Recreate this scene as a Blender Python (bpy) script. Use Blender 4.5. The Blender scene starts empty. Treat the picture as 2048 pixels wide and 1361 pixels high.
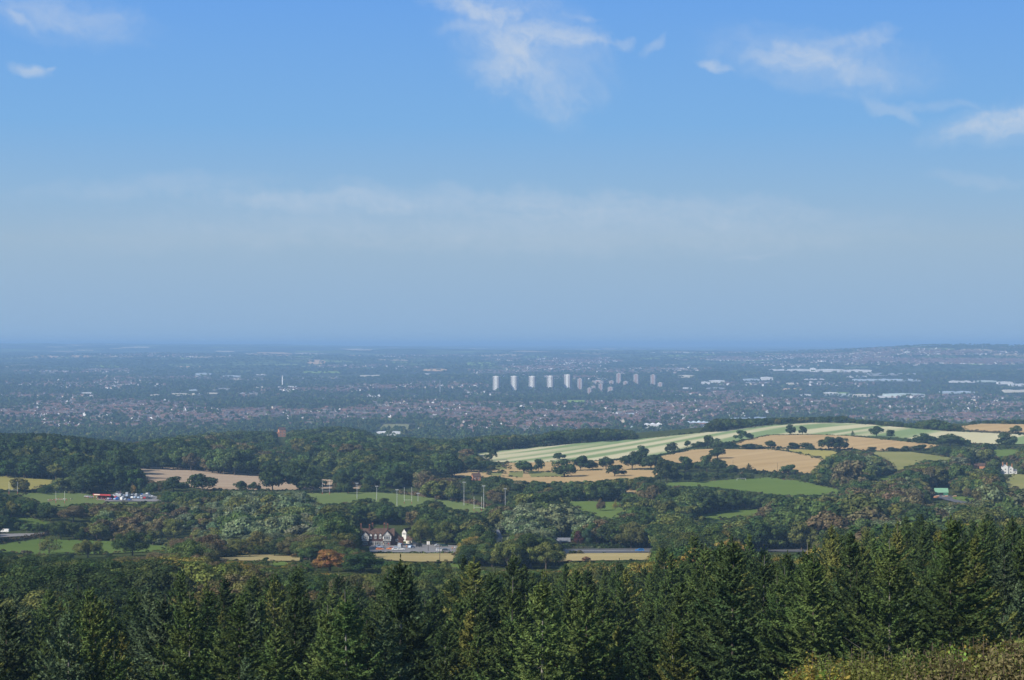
import bpy, bmesh, math, random
import numpy as np
from mathutils import Vector, Matrix
R = math.radians
rng = np.random.default_rng(11)
random.seed(5)
S = bpy.context.scene
COL = S.collection
F = 2048 * 70 / 36.0          # focal length in photograph pixels
HZ = 690.0                    # eye-level row of the photograph

# ------------------------------------------------------------------ helpers
def link(o, parent=None):
    COL.objects.link(o)
    if parent is not None:
        o.parent = parent
    return o

def tag(o, label, cat, group=None):
    o['label'] = label
    o['category'] = cat
    if group:
        o['group'] = group
    return o

def kindof(o, kind):
    o['kind'] = kind
    return o

def mesh_np(name, v, f, mats=(), mi=None, smooth=False, attr=None):
    """mesh from numpy verts (N,3) and faces (M,k), k constant"""
    me = bpy.data.meshes.new(name)
    v = np.asarray(v, dtype=np.float32); f = np.asarray(f, dtype=np.int32)
    n, k = f.shape
    me.vertices.add(len(v)); me.vertices.foreach_set('co', v.ravel())
    me.loops.add(n * k); me.loops.foreach_set('vertex_index', f.ravel())
    me.polygons.add(n)
    me.polygons.foreach_set('loop_start', np.arange(0, n * k, k, dtype=np.int32))
    me.polygons.foreach_set('loop_total', np.full(n, k, dtype=np.int32))
    for m in mats:
        me.materials.append(m)
    if mi is not None:
        me.polygons.foreach_set('material_index', np.asarray(mi, dtype=np.int32))
    if smooth:
        me.polygons.foreach_set('use_smooth', np.ones(n, dtype=bool))
    if attr is not None:
        a = me.attributes.new('col', 'FLOAT_COLOR', 'FACE')
        c = np.ones((n, 4), np.float32); c[:, :3] = attr
        a.data.foreach_set('color', c.ravel())
    me.update(calc_edges=True)
    return me

def obj(name, me, parent=None):
    return link(bpy.data.objects.new(name, me), parent)

def empty(name, loc, rz=0.0):
    o = bpy.data.objects.new(name, None)
    o.location = loc; o.rotation_euler = (0, 0, rz); o.empty_display_size = 0.5
    return link(o)

class MB:
    """collects boxes, prisms and tubes into one mesh"""
    def __init__(self):
        self.v = []; self.f = []; self.m = []
    def face(self, pts, m=0):
        b = len(self.v); self.v += [tuple(p) for p in pts]
        self.f.append(tuple(range(b, b + len(pts)))); self.m.append(m)
    def box(self, x0, x1, y0, y1, z0, z1, m=0):
        b = len(self.v)
        self.v += [(x0,y0,z0),(x1,y0,z0),(x1,y1,z0),(x0,y1,z0),(x0,y0,z1),(x1,y0,z1),(x1,y1,z1),(x0,y1,z1)]
        for q in ((0,3,2,1),(4,5,6,7),(0,1,5,4),(1,2,6,5),(2,3,7,6),(3,0,4,7)):
            self.f.append(tuple(b + i for i in q)); self.m.append(m)
    def hull(self, low, up, m=0):
        """two equal loops joined by sides, with caps"""
        b = len(self.v); n = len(low); self.v += [tuple(p) for p in low] + [tuple(p) for p in up]
        self.f.append(tuple(b + i for i in reversed(range(n)))); self.m.append(m)
        self.f.append(tuple(b + n + i for i in range(n))); self.m.append(m)
        for i in range(n):
            j = (i + 1) % n
            self.f.append((b+i, b+j, b+n+j, b+n+i)); self.m.append(m)
    def tube(self, p0, p1, r0, r1, n=8, m=0):
        p0 = Vector(p0); p1 = Vector(p1); d = (p1 - p0).normalized()
        a = d.orthogonal().normalized(); c = d.cross(a)
        ring = lambda p, r: [p + a*(r*math.cos(t)) + c*(r*math.sin(t)) for t in [2*math.pi*i/n for i in range(n)]]
        self.hull(ring(p0, r0), ring(p1, r1), m)
    def bar(self, p0, p1, w, t, nrm, m=0):
        """flat timber from p0 to p1, w wide in the plane, t thick along nrm"""
        p0 = Vector(p0); p1 = Vector(p1); d = (p1-p0).normalized(); nrm = Vector(nrm)
        s = d.cross(nrm).normalized()*(w/2); k = nrm*t
        self.hull([p0-s, p0+s, p0+s+k, p0-s+k], [p1-s, p1+s, p1+s+k, p1-s+k], m)
    def mesh(self, name, mats, bevel=0.0):
        me = bpy.data.meshes.new(name)
        me.from_pydata(self.v, [], self.f)
        for m in (mats if isinstance(mats, (list, tuple)) else [mats]):
            me.materials.append(m)
        me.polygons.foreach_set('material_index', np.array(self.m, np.int32))
        bm = bmesh.new(); bm.from_mesh(me)
        bmesh.ops.recalc_face_normals(bm, faces=bm.faces)
        if bevel:
            bmesh.ops.remove_doubles(bm, verts=bm.verts, dist=1e-4)
            bmesh.ops.bevel(bm, geom=bm.edges[:], offset=bevel, segments=2, affect='EDGES', profile=0.6)
        bm.to_mesh(me); bm.free(); me.update()
        return me
    def build(self, name, mats, parent=None, bevel=0.0):
        return obj(name, self.mesh(name, mats, bevel), parent)

# ------------------------------------------------------------------ materials
def new_mat(name):
    m = bpy.data.materials.new(name); m.use_nodes = True
    nt = m.node_tree; nt.nodes.clear()
    out = nt.nodes.new('ShaderNodeOutputMaterial')
    return m, nt, out

def mixc(nt, fac, a, b, mode='MIX'):
    n = nt.nodes.new('ShaderNodeMix'); n.data_type = 'RGBA'; n.blend_type = mode
    for i, x in ((0, fac), (6, a), (7, b)):
        if hasattr(x, 'is_linked') or hasattr(x, 'links'):
            nt.links.new(x, n.inputs[i])
        elif i == 0:
            n.inputs[0].default_value = x
        else:
            n.inputs[i].default_value = (*x[:3], 1)
    return n.outputs[2]

def mathn(nt, op, a, b=None, c=None, clamp=False):
    n = nt.nodes.new('ShaderNodeMath'); n.operation = op; n.use_clamp = clamp
    for i, x in enumerate((a, b, c)):
        if x is None: continue
        if hasattr(x, 'links'): nt.links.new(x, n.inputs[i])
        else: n.inputs[i].default_value = x
    return n.outputs[0]

def noise(nt, scale, vec=None, detail=3.0, rough=0.55):
    n = nt.nodes.new('ShaderNodeTexNoise'); n.inputs['Scale'].default_value = scale
    n.inputs['Detail'].default_value = detail; n.inputs['Roughness'].default_value = rough
    if vec is not None: nt.links.new(vec, n.inputs['Vector'])
    return n.outputs['Fac']

def maprange(nt, x, a, b, c=0.0, d=1.0, smooth=False):
    n = nt.nodes.new('ShaderNodeMapRange'); n.clamp = True
    if smooth: n.interpolation_type = 'SMOOTHSTEP'
    nt.links.new(x, n.inputs[0])
    for i, v in ((1,a),(2,b),(3,c),(4,d)): n.inputs[i].default_value = v
    return n.outputs[0]

def posn(nt):
    return nt.nodes.new('ShaderNodeNewGeometry').outputs['Position']

def stretched(nt, vec, ang, sx, sy):
    """position rotated by ang and scaled: x runs along the direction"""
    m = nt.nodes.new('ShaderNodeMapping'); m.vector_type = 'TEXTURE'
    m.inputs['Rotation'].default_value = (0, 0, ang)
    nt.links.new(vec, m.inputs['Vector'])
    m2 = nt.nodes.new('ShaderNodeMapping'); m2.inputs['Scale'].default_value = (sx, sy, 0.0)
    nt.links.new(m.outputs[0], m2.inputs['Vector'])
    return m2.outputs[0]

def leaf_mat(name, translucent=0.25, spread=0.55, big=0.25):
    m, nt, out = new_mat(name)
    at = nt.nodes.new('ShaderNodeAttribute'); at.attribute_type = 'INSTANCER'; at.attribute_name = 'tint'
    geo = nt.nodes.new('ShaderNodeNewGeometry')
    r = maprange(nt, geo.outputs['Random Per Island'], 0, 1, 1 - spread, 1 + spread)
    n1 = maprange(nt, noise(nt, big, geo.outputs['Position'], 3), .3, .7, .72, 1.3)
    k = mathn(nt, 'MULTIPLY', r, n1)
    v = nt.nodes.new('ShaderNodeVectorMath'); v.operation = 'SCALE'
    nt.links.new(at.outputs['Color'], v.inputs[0]); nt.links.new(k, v.inputs['Scale'])
    # a little hue drift from leaf to leaf
    hs = nt.nodes.new('ShaderNodeHueSaturation')
    nt.links.new(v.outputs[0], hs.inputs['Color'])
    h = maprange(nt, noise(nt, big * 2.3, geo.outputs['Position'], 2), .3, .7, .475, .525)
    nt.links.new(h, hs.inputs['Hue'])
    d = nt.nodes.new('ShaderNodeBsdfDiffuse'); nt.links.new(hs.outputs[0], d.inputs[0])
    t = nt.nodes.new('ShaderNodeBsdfTranslucent'); nt.links.new(hs.outputs[0], t.inputs[0])
    mx = nt.nodes.new('ShaderNodeMixShader'); mx.inputs[0].default_value = translucent
    nt.links.new(d.outputs[0], mx.inputs[1]); nt.links.new(t.outputs[0], mx.inputs[2])
    nt.links.new(mx.outputs[0], out.inputs[0])
    return m

def plain(name, col, rough=0.7, var=0.18, scale=0.6, metal=0.0, spec=0.3):
    m, nt, out = new_mat(name)
    b = nt.nodes.new('ShaderNodeBsdfPrincipled')
    n = noise(nt, scale, posn(nt), 4)
    lo = [c * (1 - var) for c in col]; hi = [min(1, c * (1 + var)) for c in col]
    nt.links.new(mixc(nt, maprange(nt, n, .3, .7), lo, hi), b.inputs['Base Color'])
    b.inputs['Roughness'].default_value = rough; b.inputs['Metallic'].default_value = metal
    b.inputs['Specular IOR Level'].default_value = spec
    nt.links.new(b.outputs[0], out.inputs[0])
    return m

def tinted(name, rough=0.4, coat=0.0, spec=0.4):
    """base colour from the object's own tint"""
    m, nt, out = new_mat(name)
    at = nt.nodes.new('ShaderNodeAttribute'); at.attribute_type = 'INSTANCER'; at.attribute_name = 'tint'
    b = nt.nodes.new('ShaderNodeBsdfPrincipled')
    n = maprange(nt, noise(nt, 1.3, posn(nt), 3), .3, .7, .88, 1.1)
    v = nt.nodes.new('ShaderNodeVectorMath'); v.operation = 'SCALE'
    nt.links.new(at.outputs['Color'], v.inputs[0]); nt.links.new(n, v.inputs['Scale'])
    nt.links.new(v.outputs[0], b.inputs['Base Color'])
    b.inputs['Roughness'].default_value = rough; b.inputs['Coat Weight'].default_value = coat
    b.inputs['Specular IOR Level'].default_value = spec
    nt.links.new(b.outputs[0], out.inputs[0])
    return m

def field_mat(name, a, b, ang=0.0, period=9.0, stripe=0.25, patch=0.5, c=None, cw=0.0, blotch=0.01):
    """crop or grass: drill lines along ang, broad patches, fine tufts"""
    m, nt, out = new_mat(name)
    p = posn(nt)
    v = stretched(nt, p, ang, 0.004, 1.0 / period)
    st = noise(nt, 1.0, v, 2, .5)
    pa = noise(nt, blotch, p, 4, .6)
    fi = noise(nt, 0.35, p, 2)
    k = mathn(nt, 'MULTIPLY_ADD', maprange(nt, st, .35, .65), stripe, mathn(nt, 'MULTIPLY', maprange(nt, pa, .3, .7), patch))
    k = mathn(nt, 'ADD', k, maprange(nt, fi, .3, .7, -.12, .12), clamp=True)
    colr = mixc(nt, k, a, b)
    if c is not None:
        v2 = stretched(nt, p, ang, 0.0015, 1.0 / (period * 2.6))
        s2 = maprange(nt, noise(nt, 1.0, v2, 1, .4), .55 - cw, .62 - cw * .5)
        colr = mixc(nt, s2, colr, c)
    d = nt.nodes.new('ShaderNodeBsdfDiffuse'); nt.links.new(colr, d.inputs[0]); d.inputs[1].default_value = .8
    nt.links.new(d.outputs[0], out.inputs[0])
    return m

# ------------------------------------------------------------------ terrain
# photo column: (distance in metres, depth of the ground below the eye)
def ys(D, H): return HZ + H * F / D
near_l = [(0,2.0),(30,6),(55,10.5),(120,30),(200,50),(300,60),(465,70),(560,75),(700,84),(900,98),(1000,104)]
near_r = [(0,2.0),(30,6),(55,10.5),(120,27),(200,43),(300,52),(465,64),(560,71),(700,82),(900,98),(1000,104)]
cols = {
 0:    near_l + [(1075,109.5),(1150,111),(1200,108),(1310,105),(1500,107),(1700,104),(2000,97),(2150,99),(2400,128),(3000,165),(3600,182),(4200,189),(4500,190),(5000,188),(6000,184),(7000,179),(9000,163),(10500,150),(12000,138),(14000,122),(16000,100),(20000,80),(25000,25),(30000,-18),(33000,-10),(40000,60),(61000,90)],
 512:  near_l + [(1075,110),(1200,112),(1310,112),(1550,112),(1900,119),(2300,124),(2800,128),(3100,140),(3500,170),(4200,188),(4500,190),(5000,189),(6000,185),(7000,180),(9000,165),(10500,146),(12000,128),(14000,100),(16000,92),(20000,66),(26000,22),(30000,4),(36000,30),(61000,60)],
 1024: near_l + [(1075,110.5),(1200,113),(1440,116),(1800,117),(2150,119),(2450,121),(2600,124),(3000,158),(3600,184),(4200,189),(5000,189),(6000,185),(7000,180),(7500,177),(9000,165),(10500,150),(12000,136),(14000,115),(16000,92),(19000,62),(22000,80),(30000,60),(45000,38),(61000,45)],
 1536: near_r + [(1075,110.5),(1300,114),(1600,113),(2000,113),(2400,104),(2700,104.5),(2850,107),(3200,138),(3700,170),(4300,187),(5000,189),(6000,185),(7000,180),(7500,177),(9000,164),(10500,146),(12000,128),(14000,100),(17000,52),(20000,90),(30000,70),(45000,50),(61000,60)],
 1850: near_r + [(1075,110),(1300,112),(1600,113),(2000,113),(2300,107),(2600,105),(2800,109),(3200,140),(3700,172),(4300,187),(5000,189),(6000,185),(7500,176),(9000,160),(10000,140),(12000,86),(13500,18),(14500,0),(16000,20),(20000,80),(45000,60),(61000,60)],
 2048: near_r + [(1075,108),(1300,110),(1600,112),(1750,112),(2000,112),(2250,107),(2500,103.5),(2700,106),(2850,110),(3200,140),(3700,172),(4300,187),(5000,189),(6000,185),(7500,176),(9000,160),(10000,142),(12000,92),(13500,34),(14500,14),(16000,34),(20000,80),(45000,60),(61000,60)],
}
NR = 420
DL = np.geomspace(3.0, 61000.0, NR)
dense = np.arctan(np.arange(-1800, 3900, 38.0 ) / F - 1024 / F)
coarse_r = np.linspace(dense[-1], math.pi, 26)[1:]
coarse_l = np.linspace(-math.pi, dense[0], 26)[:-1]
PHI = np.concatenate([coarse_l, dense, coarse_r])
def _prof(c):
    d = np.array([x[0] for x in cols[c]], float); h = np.array([x[1] for x in cols[c]], float)
    return np.interp(DL, d, h)
ck = sorted(cols); base = np.stack([_prof(c) for c in ck])
U = np.clip(1024 + F * np.tan(np.clip(PHI, -1.2, 1.2)), -400, 2500)
H = np.stack([np.interp(np.clip(U, 0, 2048), ck, base[:, j]) for j in range(NR)], axis=1)
def smooth1(a, n, axis):
    k = np.hanning(n + 2)[1:-1]; k /= k.sum()
    pad = [(0, 0), (0, 0)]; pad[axis] = (n // 2, n // 2)
    b = np.pad(a, pad, mode='edge')
    return np.apply_along_axis(lambda r: np.convolve(r, k, mode='valid'), axis, b)
H = smooth1(smooth1(H, 7, 1), 5, 0)
# gentle swells in the valley and on the far ground
ph = rng.random(14) * 6.28
X_ = DL[None, :] * np.tan(np.clip(PHI, -1.0, 1.0))[:, None]; Y_ = np.broadcast_to(DL[None, :], H.shape)
sw = np.zeros_like(H)
for i in range(14):
    wl = 700 + 380 * i; an = rng.random() * 3.14
    sw += np.sin((X_ * math.cos(an) + Y_ * math.sin(an)) * 6.28 / wl + ph[i])
amp = np.interp(DL, [0, 3300, 5000, 9000, 14000, 22000, 40000, 61000], [0, 0, 1.2, 2.2, 2.6, 4.5, 5, 0])
H = H - sw * amp[None, :]
Z = -H
lDL = np.log(DL)
def zf(x, y):
    """ground height at world x, y (arrays or numbers)"""
    x = np.asarray(x, float); y = np.asarray(y, float)
    phi = np.arctan2(x, y); r = np.hypot(x, y)
    D = np.maximum(r * np.maximum(np.cos(phi), .5), DL[0])
    i = np.clip(np.interp(phi, PHI, np.arange(len(PHI))), 0, len(PHI) - 1.001)
    j = np.clip(np.interp(np.log(D), lDL, np.arange(NR)), 0, NR - 1.001)
    i0 = i.astype(int); j0 = j.astype(int); a = i - i0
    # linear in distance between the rows
    Dj = DL[j0]; b = np.clip((D - Dj) / (DL[j0 + 1] - Dj), 0, 1)
    z = Z[i0, j0]*(1-a)*(1-b) + Z[i0+1, j0]*a*(1-b) + Z[i0, j0+1]*(1-a)*b + Z[i0+1, j0+1]*a*b
    return z
def z1(x, y): return float(zf(x, y))
def proj(x, y, z): return 1024 + F * x / y, HZ - F * z / y
DS = np.geomspace(20, 60000, 6000)
_cache = {}
def ground_rows(px):
    k = round(px)
    if k not in _cache:
        t = (k - 1024) / F
        _cache[k] = HZ - F * zf(DS * t, DS) / DS
    return _cache[k]
def at(px, py, dmin=150, dmax=60000):
    """point of the ground that the photograph shows at px, py"""
    g = ground_rows(px)
    ok = (g <= py) & (DS >= dmin) & (DS <= dmax)
    i = int(np.argmax(ok)) if ok.any() else int(np.argmin(np.where((DS >= dmin) & (DS <= dmax), np.abs(g - py), 1e9)))
    D = DS[i]
    x = D * (px - 1024) / F
    return Vector((x, D, z1(x, D)))

def terrain():
    nc = len(PHI); c = np.maximum(np.cos(PHI), .5)
    r = DL[None, :] / c[:, None]
    v = np.stack([r * np.sin(PHI)[:, None], r * np.cos(PHI)[:, None], Z], -1).reshape(-1, 3)
    i, j = np.meshgrid(np.arange(nc - 1), np.arange(NR - 1), indexing='ij')
    a = (i * NR + j).ravel()
    f = np.stack([a, a + NR, a + NR + 1, a + 1], 1)
    return mesh_np('ground', v, f, [MAT['ground']], smooth=True)
MAT = {}
def ground_mat():
    m, nt, out = new_mat('ground_soil_and_grass')
    p = posn(nt)
    ln = nt.nodes.new('ShaderNodeVectorMath'); ln.operation = 'LENGTH'; nt.links.new(p, ln.inputs[0])
    dist = ln.outputs['Value']
    n1 = maprange(nt, noise(nt, .02, p, 5), .3, .7)
    wood = mixc(nt, n1, (.022, .03, .012), (.05, .06, .02))
    grass = mixc(nt, maprange(nt, noise(nt, .01, p, 4), .35, .65), (.06, .085, .025), (.10, .12, .04))
    town = mixc(nt, maprange(nt, noise(nt, .02, p, 5), .35, .65), (.03, .042, .02), (.065, .066, .052))
    # far farmland: a patchwork of field-sized cells with dark hedges
    mp = nt.nodes.new('ShaderNodeMapping'); mp.inputs['Scale'].default_value = (1, .8, 0); nt.links.new(p, mp.inputs[0])
    vo = nt.nodes.new('ShaderNodeTexVoronoi'); vo.inputs['Scale'].default_value = .0028; vo.inputs['Randomness'].default_value = .9
    nt.links.new(mp.outputs[0], vo.inputs['Vector'])
    ve = nt.nodes.new('ShaderNodeTexVoronoi'); ve.feature = 'DISTANCE_TO_EDGE'; ve.inputs['Scale'].default_value = .0028
    ve.inputs['Randomness'].default_value = .9; nt.links.new(mp.outputs[0], ve.inputs['Vector'])
    sep = nt.nodes.new('ShaderNodeSeparateColor'); nt.links.new(vo.outputs['Color'], sep.inputs[0])
    cr = nt.nodes.new('ShaderNodeValToRGB'); nt.links.new(sep.outputs[0], cr.inputs[0])
    el = cr.color_ramp; el.interpolation = 'CONSTANT'
    cs = [(0, (.06,.085,.035)), (.26, (.10,.14,.05)), (.46, (.06,.08,.035)), (.58, (.19,.25,.09)), (.76, (.36,.29,.18)), (.82, (.04,.055,.022)), (.92, (.46,.42,.30)), (.96, (.10,.13,.05))]
    el.elements[0].position = 0; el.elements[0].color = (*cs[0][1], 1)
    el.elements[1].position = cs[1][0]; el.elements[1].color = (*cs[1][1], 1)
    for q, c in cs[2:]:
        e = el.elements.new(q); e.color = (*c, 1)
    hedge = maprange(nt, ve.outputs['Distance'], .04, .09)
    farm = mixc(nt, hedge, (.025, .035, .016), cr.outputs[0])
    wn = maprange(nt, noise(nt, .0006, p, 4), .52, .6)
    farm = mixc(nt, wn, farm, (.03, .042, .02))
    c = mixc(nt, maprange(nt, dist, 250, 420), wood, mixc(nt, .55, wood, grass))
    c = mixc(nt, maprange(nt, dist, 3300, 4200), c, town)
    c = mixc(nt, maprange(nt, dist, 9500, 12500), c, farm)
    d = nt.nodes.new('ShaderNodeBsdfDiffuse'); nt.links.new(c, d.inputs[0])
    nt.links.new(d.outputs[0], out.inputs[0])
    return m
MAT['ground'] = ground_mat()
MAT['needles'] = leaf_mat('conifer_needles', .18, .5, .12)
MAT['leaf'] = leaf_mat('broadleaf_leaves', .25, .5, .14)
MAT['leaf_far'] = leaf_mat('distant_leaves', .2, .45, .02)
MAT['shrub_leaf'] = leaf_mat('scrub_leaves', .3, .65, .9)
MAT['bark'] = plain('bark_brown', (.09, .075, .058), .9, .35, 2.0)
MAT['pale_bark'] = plain('bark_pale_grey', (.21, .195, .17), .9, .3, 2.0)
MAT['twig'] = plain('dry_twig', (.16, .12, .09), .9, .3, 4.0)
MAT['brick'] = plain('dark_red_brick', (.10, .045, .034), .85, .25, 1.2)
MAT['orange_brick'] = plain('orange_brick', (.46, .21, .11), .85, .2, .8)
MAT['tile'] = plain('red_brown_roof_tile', (.092, .056, .042), .85, .3, .7)
MAT['slate'] = plain('grey_slate', (.16, .17, .19), .7, .2, .8)
MAT['white_wall'] = plain('white_render', (.68, .67, .63), .8, .06, .5)
MAT['cream_wall'] = plain('cream_render', (.72, .66, .52), .8, .08, .5)
MAT['black_timber'] = plain('black_timber', (.018, .016, .015), .6, .2, 2)
MAT['white_frame'] = plain('white_window_frame', (.75, .75, .73), .5, .05, 2)
MAT['glass'] = plain('dark_window_glass', (.03, .035, .045), .12, .2, 1, 0, .6)
MAT['asphalt'] = plain('grey_asphalt', (.105, .105, .11), .85, .2, .12)
MAT['car_park'] = plain('pale_car_park_tarmac', (.23, .22, .215), .9, .15, .1)
MAT['paint_line'] = plain('road_paint', (.6, .6, .58), .7, .1, .6)
MAT['paint_white'] = plain('white_post_paint', (.78, .78, .76), .5, .05, 1)
MAT['galv'] = plain('galvanised_steel', (.55, .56, .57), .45, .1, 1, .3)
MAT['pole_wood'] = plain('weathered_pole_wood', (.10, .08, .06), .9, .2, 2)
MAT['car'] = tinted('car_paint', .25, .6)
MAT['tyre'] = plain('tyre_rubber', (.02, .02, .02), .85)
MAT['car_glass'] = plain('car_glass', (.02, .024, .03), .08, .1, 1, 0, .8)
MAT['lamp_clear'] = plain('lamp_lens', (.7, .7, .68), .15)
MAT['shirt'] = tinted('cloth_shirt', .85)
MAT['skin'] = plain('skin', (.46, .28, .2), .6, .05, 5)
MAT['shorts'] = plain('dark_cloth', (.03, .03, .045), .85)
MAT['hair'] = plain('brown_hair', (.04, .026, .016), .7)
MAT['red'] = plain('red_painted_metal', (.40, .05, .05), .45, .1, .4)
MAT['green_tin'] = plain('green_tin_roof', (.19, .36, .23), .5, .08, .4)
MAT['green_wall'] = plain('green_tin_wall', (.06, .18, .11), .6, .1, .4)
MAT['tower_wall'] = plain('tower_concrete', (.46, .44, .41), .85, .08, .05)
MAT['tower_white'] = plain('tower_white_cladding', (.82, .81, .76), .7, .04, .05)
MAT['tower_brown'] = plain('brown_tower_brick', (.40, .365, .34), .85, .1, .05)
MAT['tower_red'] = plain('red_tower_panel', (.26, .13, .11), .8, .1, .05)
MAT['tower_glass'] = plain('tower_window_band', (.10, .11, .13), .3, .2, .1)
MAT['shed'] = tinted('profiled_metal_sheet', .55)
MAT['house'] = None
def house_mat():
    m, nt, out = new_mat('town_house_walls_and_roofs')
    at = nt.nodes.new('ShaderNodeAttribute'); at.attribute_name = 'col'
    b = nt.nodes.new('ShaderNodeBsdfPrincipled'); b.inputs['Roughness'].default_value = .8
    n = maprange(nt, noise(nt, .25, posn(nt), 3), .3, .7, .85, 1.12)
    v = nt.nodes.new('ShaderNodeVectorMath'); v.operation = 'SCALE'
    nt.links.new(at.outputs['Color'], v.inputs[0]); nt.links.new(n, v.inputs['Scale'])
    nt.links.new(v.outputs[0], b.inputs['Base Color']); nt.links.new(b.outputs[0], out.inputs[0])
    return m
MAT['house'] = house_mat()
# ------------------------------------------------------------------ leaf meshes
def unit(a):
    return a / np.maximum(np.linalg.norm(a, axis=-1, keepdims=True), 1e-9)

def rand_dirs(n, g):
    return unit(g.normal(size=(n, 3)))

def quads(c, u, v):
    """one quad per centre with half axes u, v"""
    p = np.stack([c - u - v, c + u - v * .6, c + u * 1.0 + v, c - u * .6 + v], 1).reshape(-1, 3)
    f = np.arange(len(c) * 4).reshape(-1, 4)
    return p, f

def leaf_axes(nrm, size, g, aspect=1.0):
    t = unit(np.cross(nrm, rand_dirs(len(nrm), g)))
    b = np.cross(nrm, t)
    return t * size[:, None], b * size[:, None] * aspect

def tube_np(pts, rad, n=5):
    """tapered tube along a list of points -> verts, quads"""
    pts = np.asarray(pts, float); V = []; Fq = []
    for i, p in enumerate(pts):
        d = unit(pts[min(i + 1, len(pts) - 1)] - pts[max(i - 1, 0)])
        a = unit(np.cross(d, [0.31, .2, .93] if abs(d[2]) < .9 else [1, 0, 0])); b = np.cross(d, a)
        for k in range(n):
            t = 6.2832 * k / n
            V.append(p + (a * math.cos(t) + b * math.sin(t)) * rad[i])
    for i in range(len(pts) - 1):
        for k in range(n):
            k2 = (k + 1) % n
            Fq.append((i*n + k, i*n + k2, (i+1)*n + k2, (i+1)*n + k))
    return np.array(V), np.array(Fq)

def join_np(parts):
    v = []; f = []; b = 0
    for a, q in parts:
        v.append(a); f.append(np.asarray(q) + b); b += len(a)
    return np.concatenate(v), np.concatenate(f)

def broadleaf(seed, lobes=26, per=75, leaf=.30, flat=.85, spread=1.0, gap=.25, columnar=False):
    """crown and trunk of a unit tree: height 1 -> scaled later; built at 12 m tall, 11 m wide"""
    g = np.random.default_rng(seed)
    Ht, W = 12.0, 5.4
    C = []; Nn = []; Sz = []
    lobe_c = []
    asym = g.normal(size=2) * .5
    for i in range(lobes):
        d = rand_dirs(1, g)[0]; d[2] = abs(d[2]) * 1.25 - .62
        d = d / np.linalg.norm(d)
        rr = g.uniform(.62, .98)
        ang = math.atan2(d[1], d[0])
        lump = 1 + .16 * math.sin(2 * ang + seed) + .12 * math.sin(3 * ang + 2 * seed)
        c = np.array([d[0] * W * rr * lump * spread, d[1] * W * rr * lump * spread, 6.0 + d[2] * (4.9 if d[2] > 0 else 4.4) * rr * flat / .85])
        c[:2] += asym
        r = g.uniform(1.3, 2.5) * (1.0 if not columnar else .8)
        lobe_c.append((c, r))
    lobe_c.append((np.array([0, 0, 7.0]), 3.0))
    lobe_c.append((np.array([asym[0], asym[1], 9.3]), 2.3))
    for c, r in lobe_c:
        n = int(per * (r / 1.7) ** 2)
        d = rand_dirs(n, g); d[:, 2] = np.where(g.random(n) < .45, np.abs(d[:, 2]), d[:, 2])
        rad = r * g.uniform(.72, 1.08, n)
        p = c + d * rad[:, None] * np.array([1, 1, .82])
        C.append(p); Nn.append(unit(d * np.array([1, 1, 1.15]) + g.normal(size=(n, 3)) * .3)); Sz.append(g.uniform(.75, 1.35, n) * leaf)
    C = np.concatenate(C); Nn = np.concatenate(Nn); Sz = np.concatenate(Sz)
    if columnar:
        C[:, :2] *= .42; C[:, 2] = (C[:, 2] - 1) * 1.05 + .4
    C[:, 2] = np.maximum(C[:, 2], .9)
    u, v = leaf_axes(Nn, Sz, g)
    cv, cf = quads(C, u, v)
    # trunk with limbs reaching into the lobes
    parts = [tube_np([(0, 0, -.6), (0, 0, 1.2), (asym[0]*.3, asym[1]*.3, 4.2), (asym[0]*.6, asym[1]*.6, 7.5)], [.42, .33, .24, .1], 7)]
    for c, r in lobe_c[:9]:
        k = .42 if columnar else 1
        s = np.array([asym[0]*.2, asym[1]*.2, g.uniform(2.4, 4.6)])
        e = np.array([c[0]*k, c[1]*k, c[2]])
        m = (s + e) / 2 + np.array([0, 0, .5])
        parts.append(tube_np([s, m, s + (e - s) * .95], [.16, .11, .04], 5))
    tv, tf = join_np(parts)
    return (cv, cf), (tv, tf)

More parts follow.
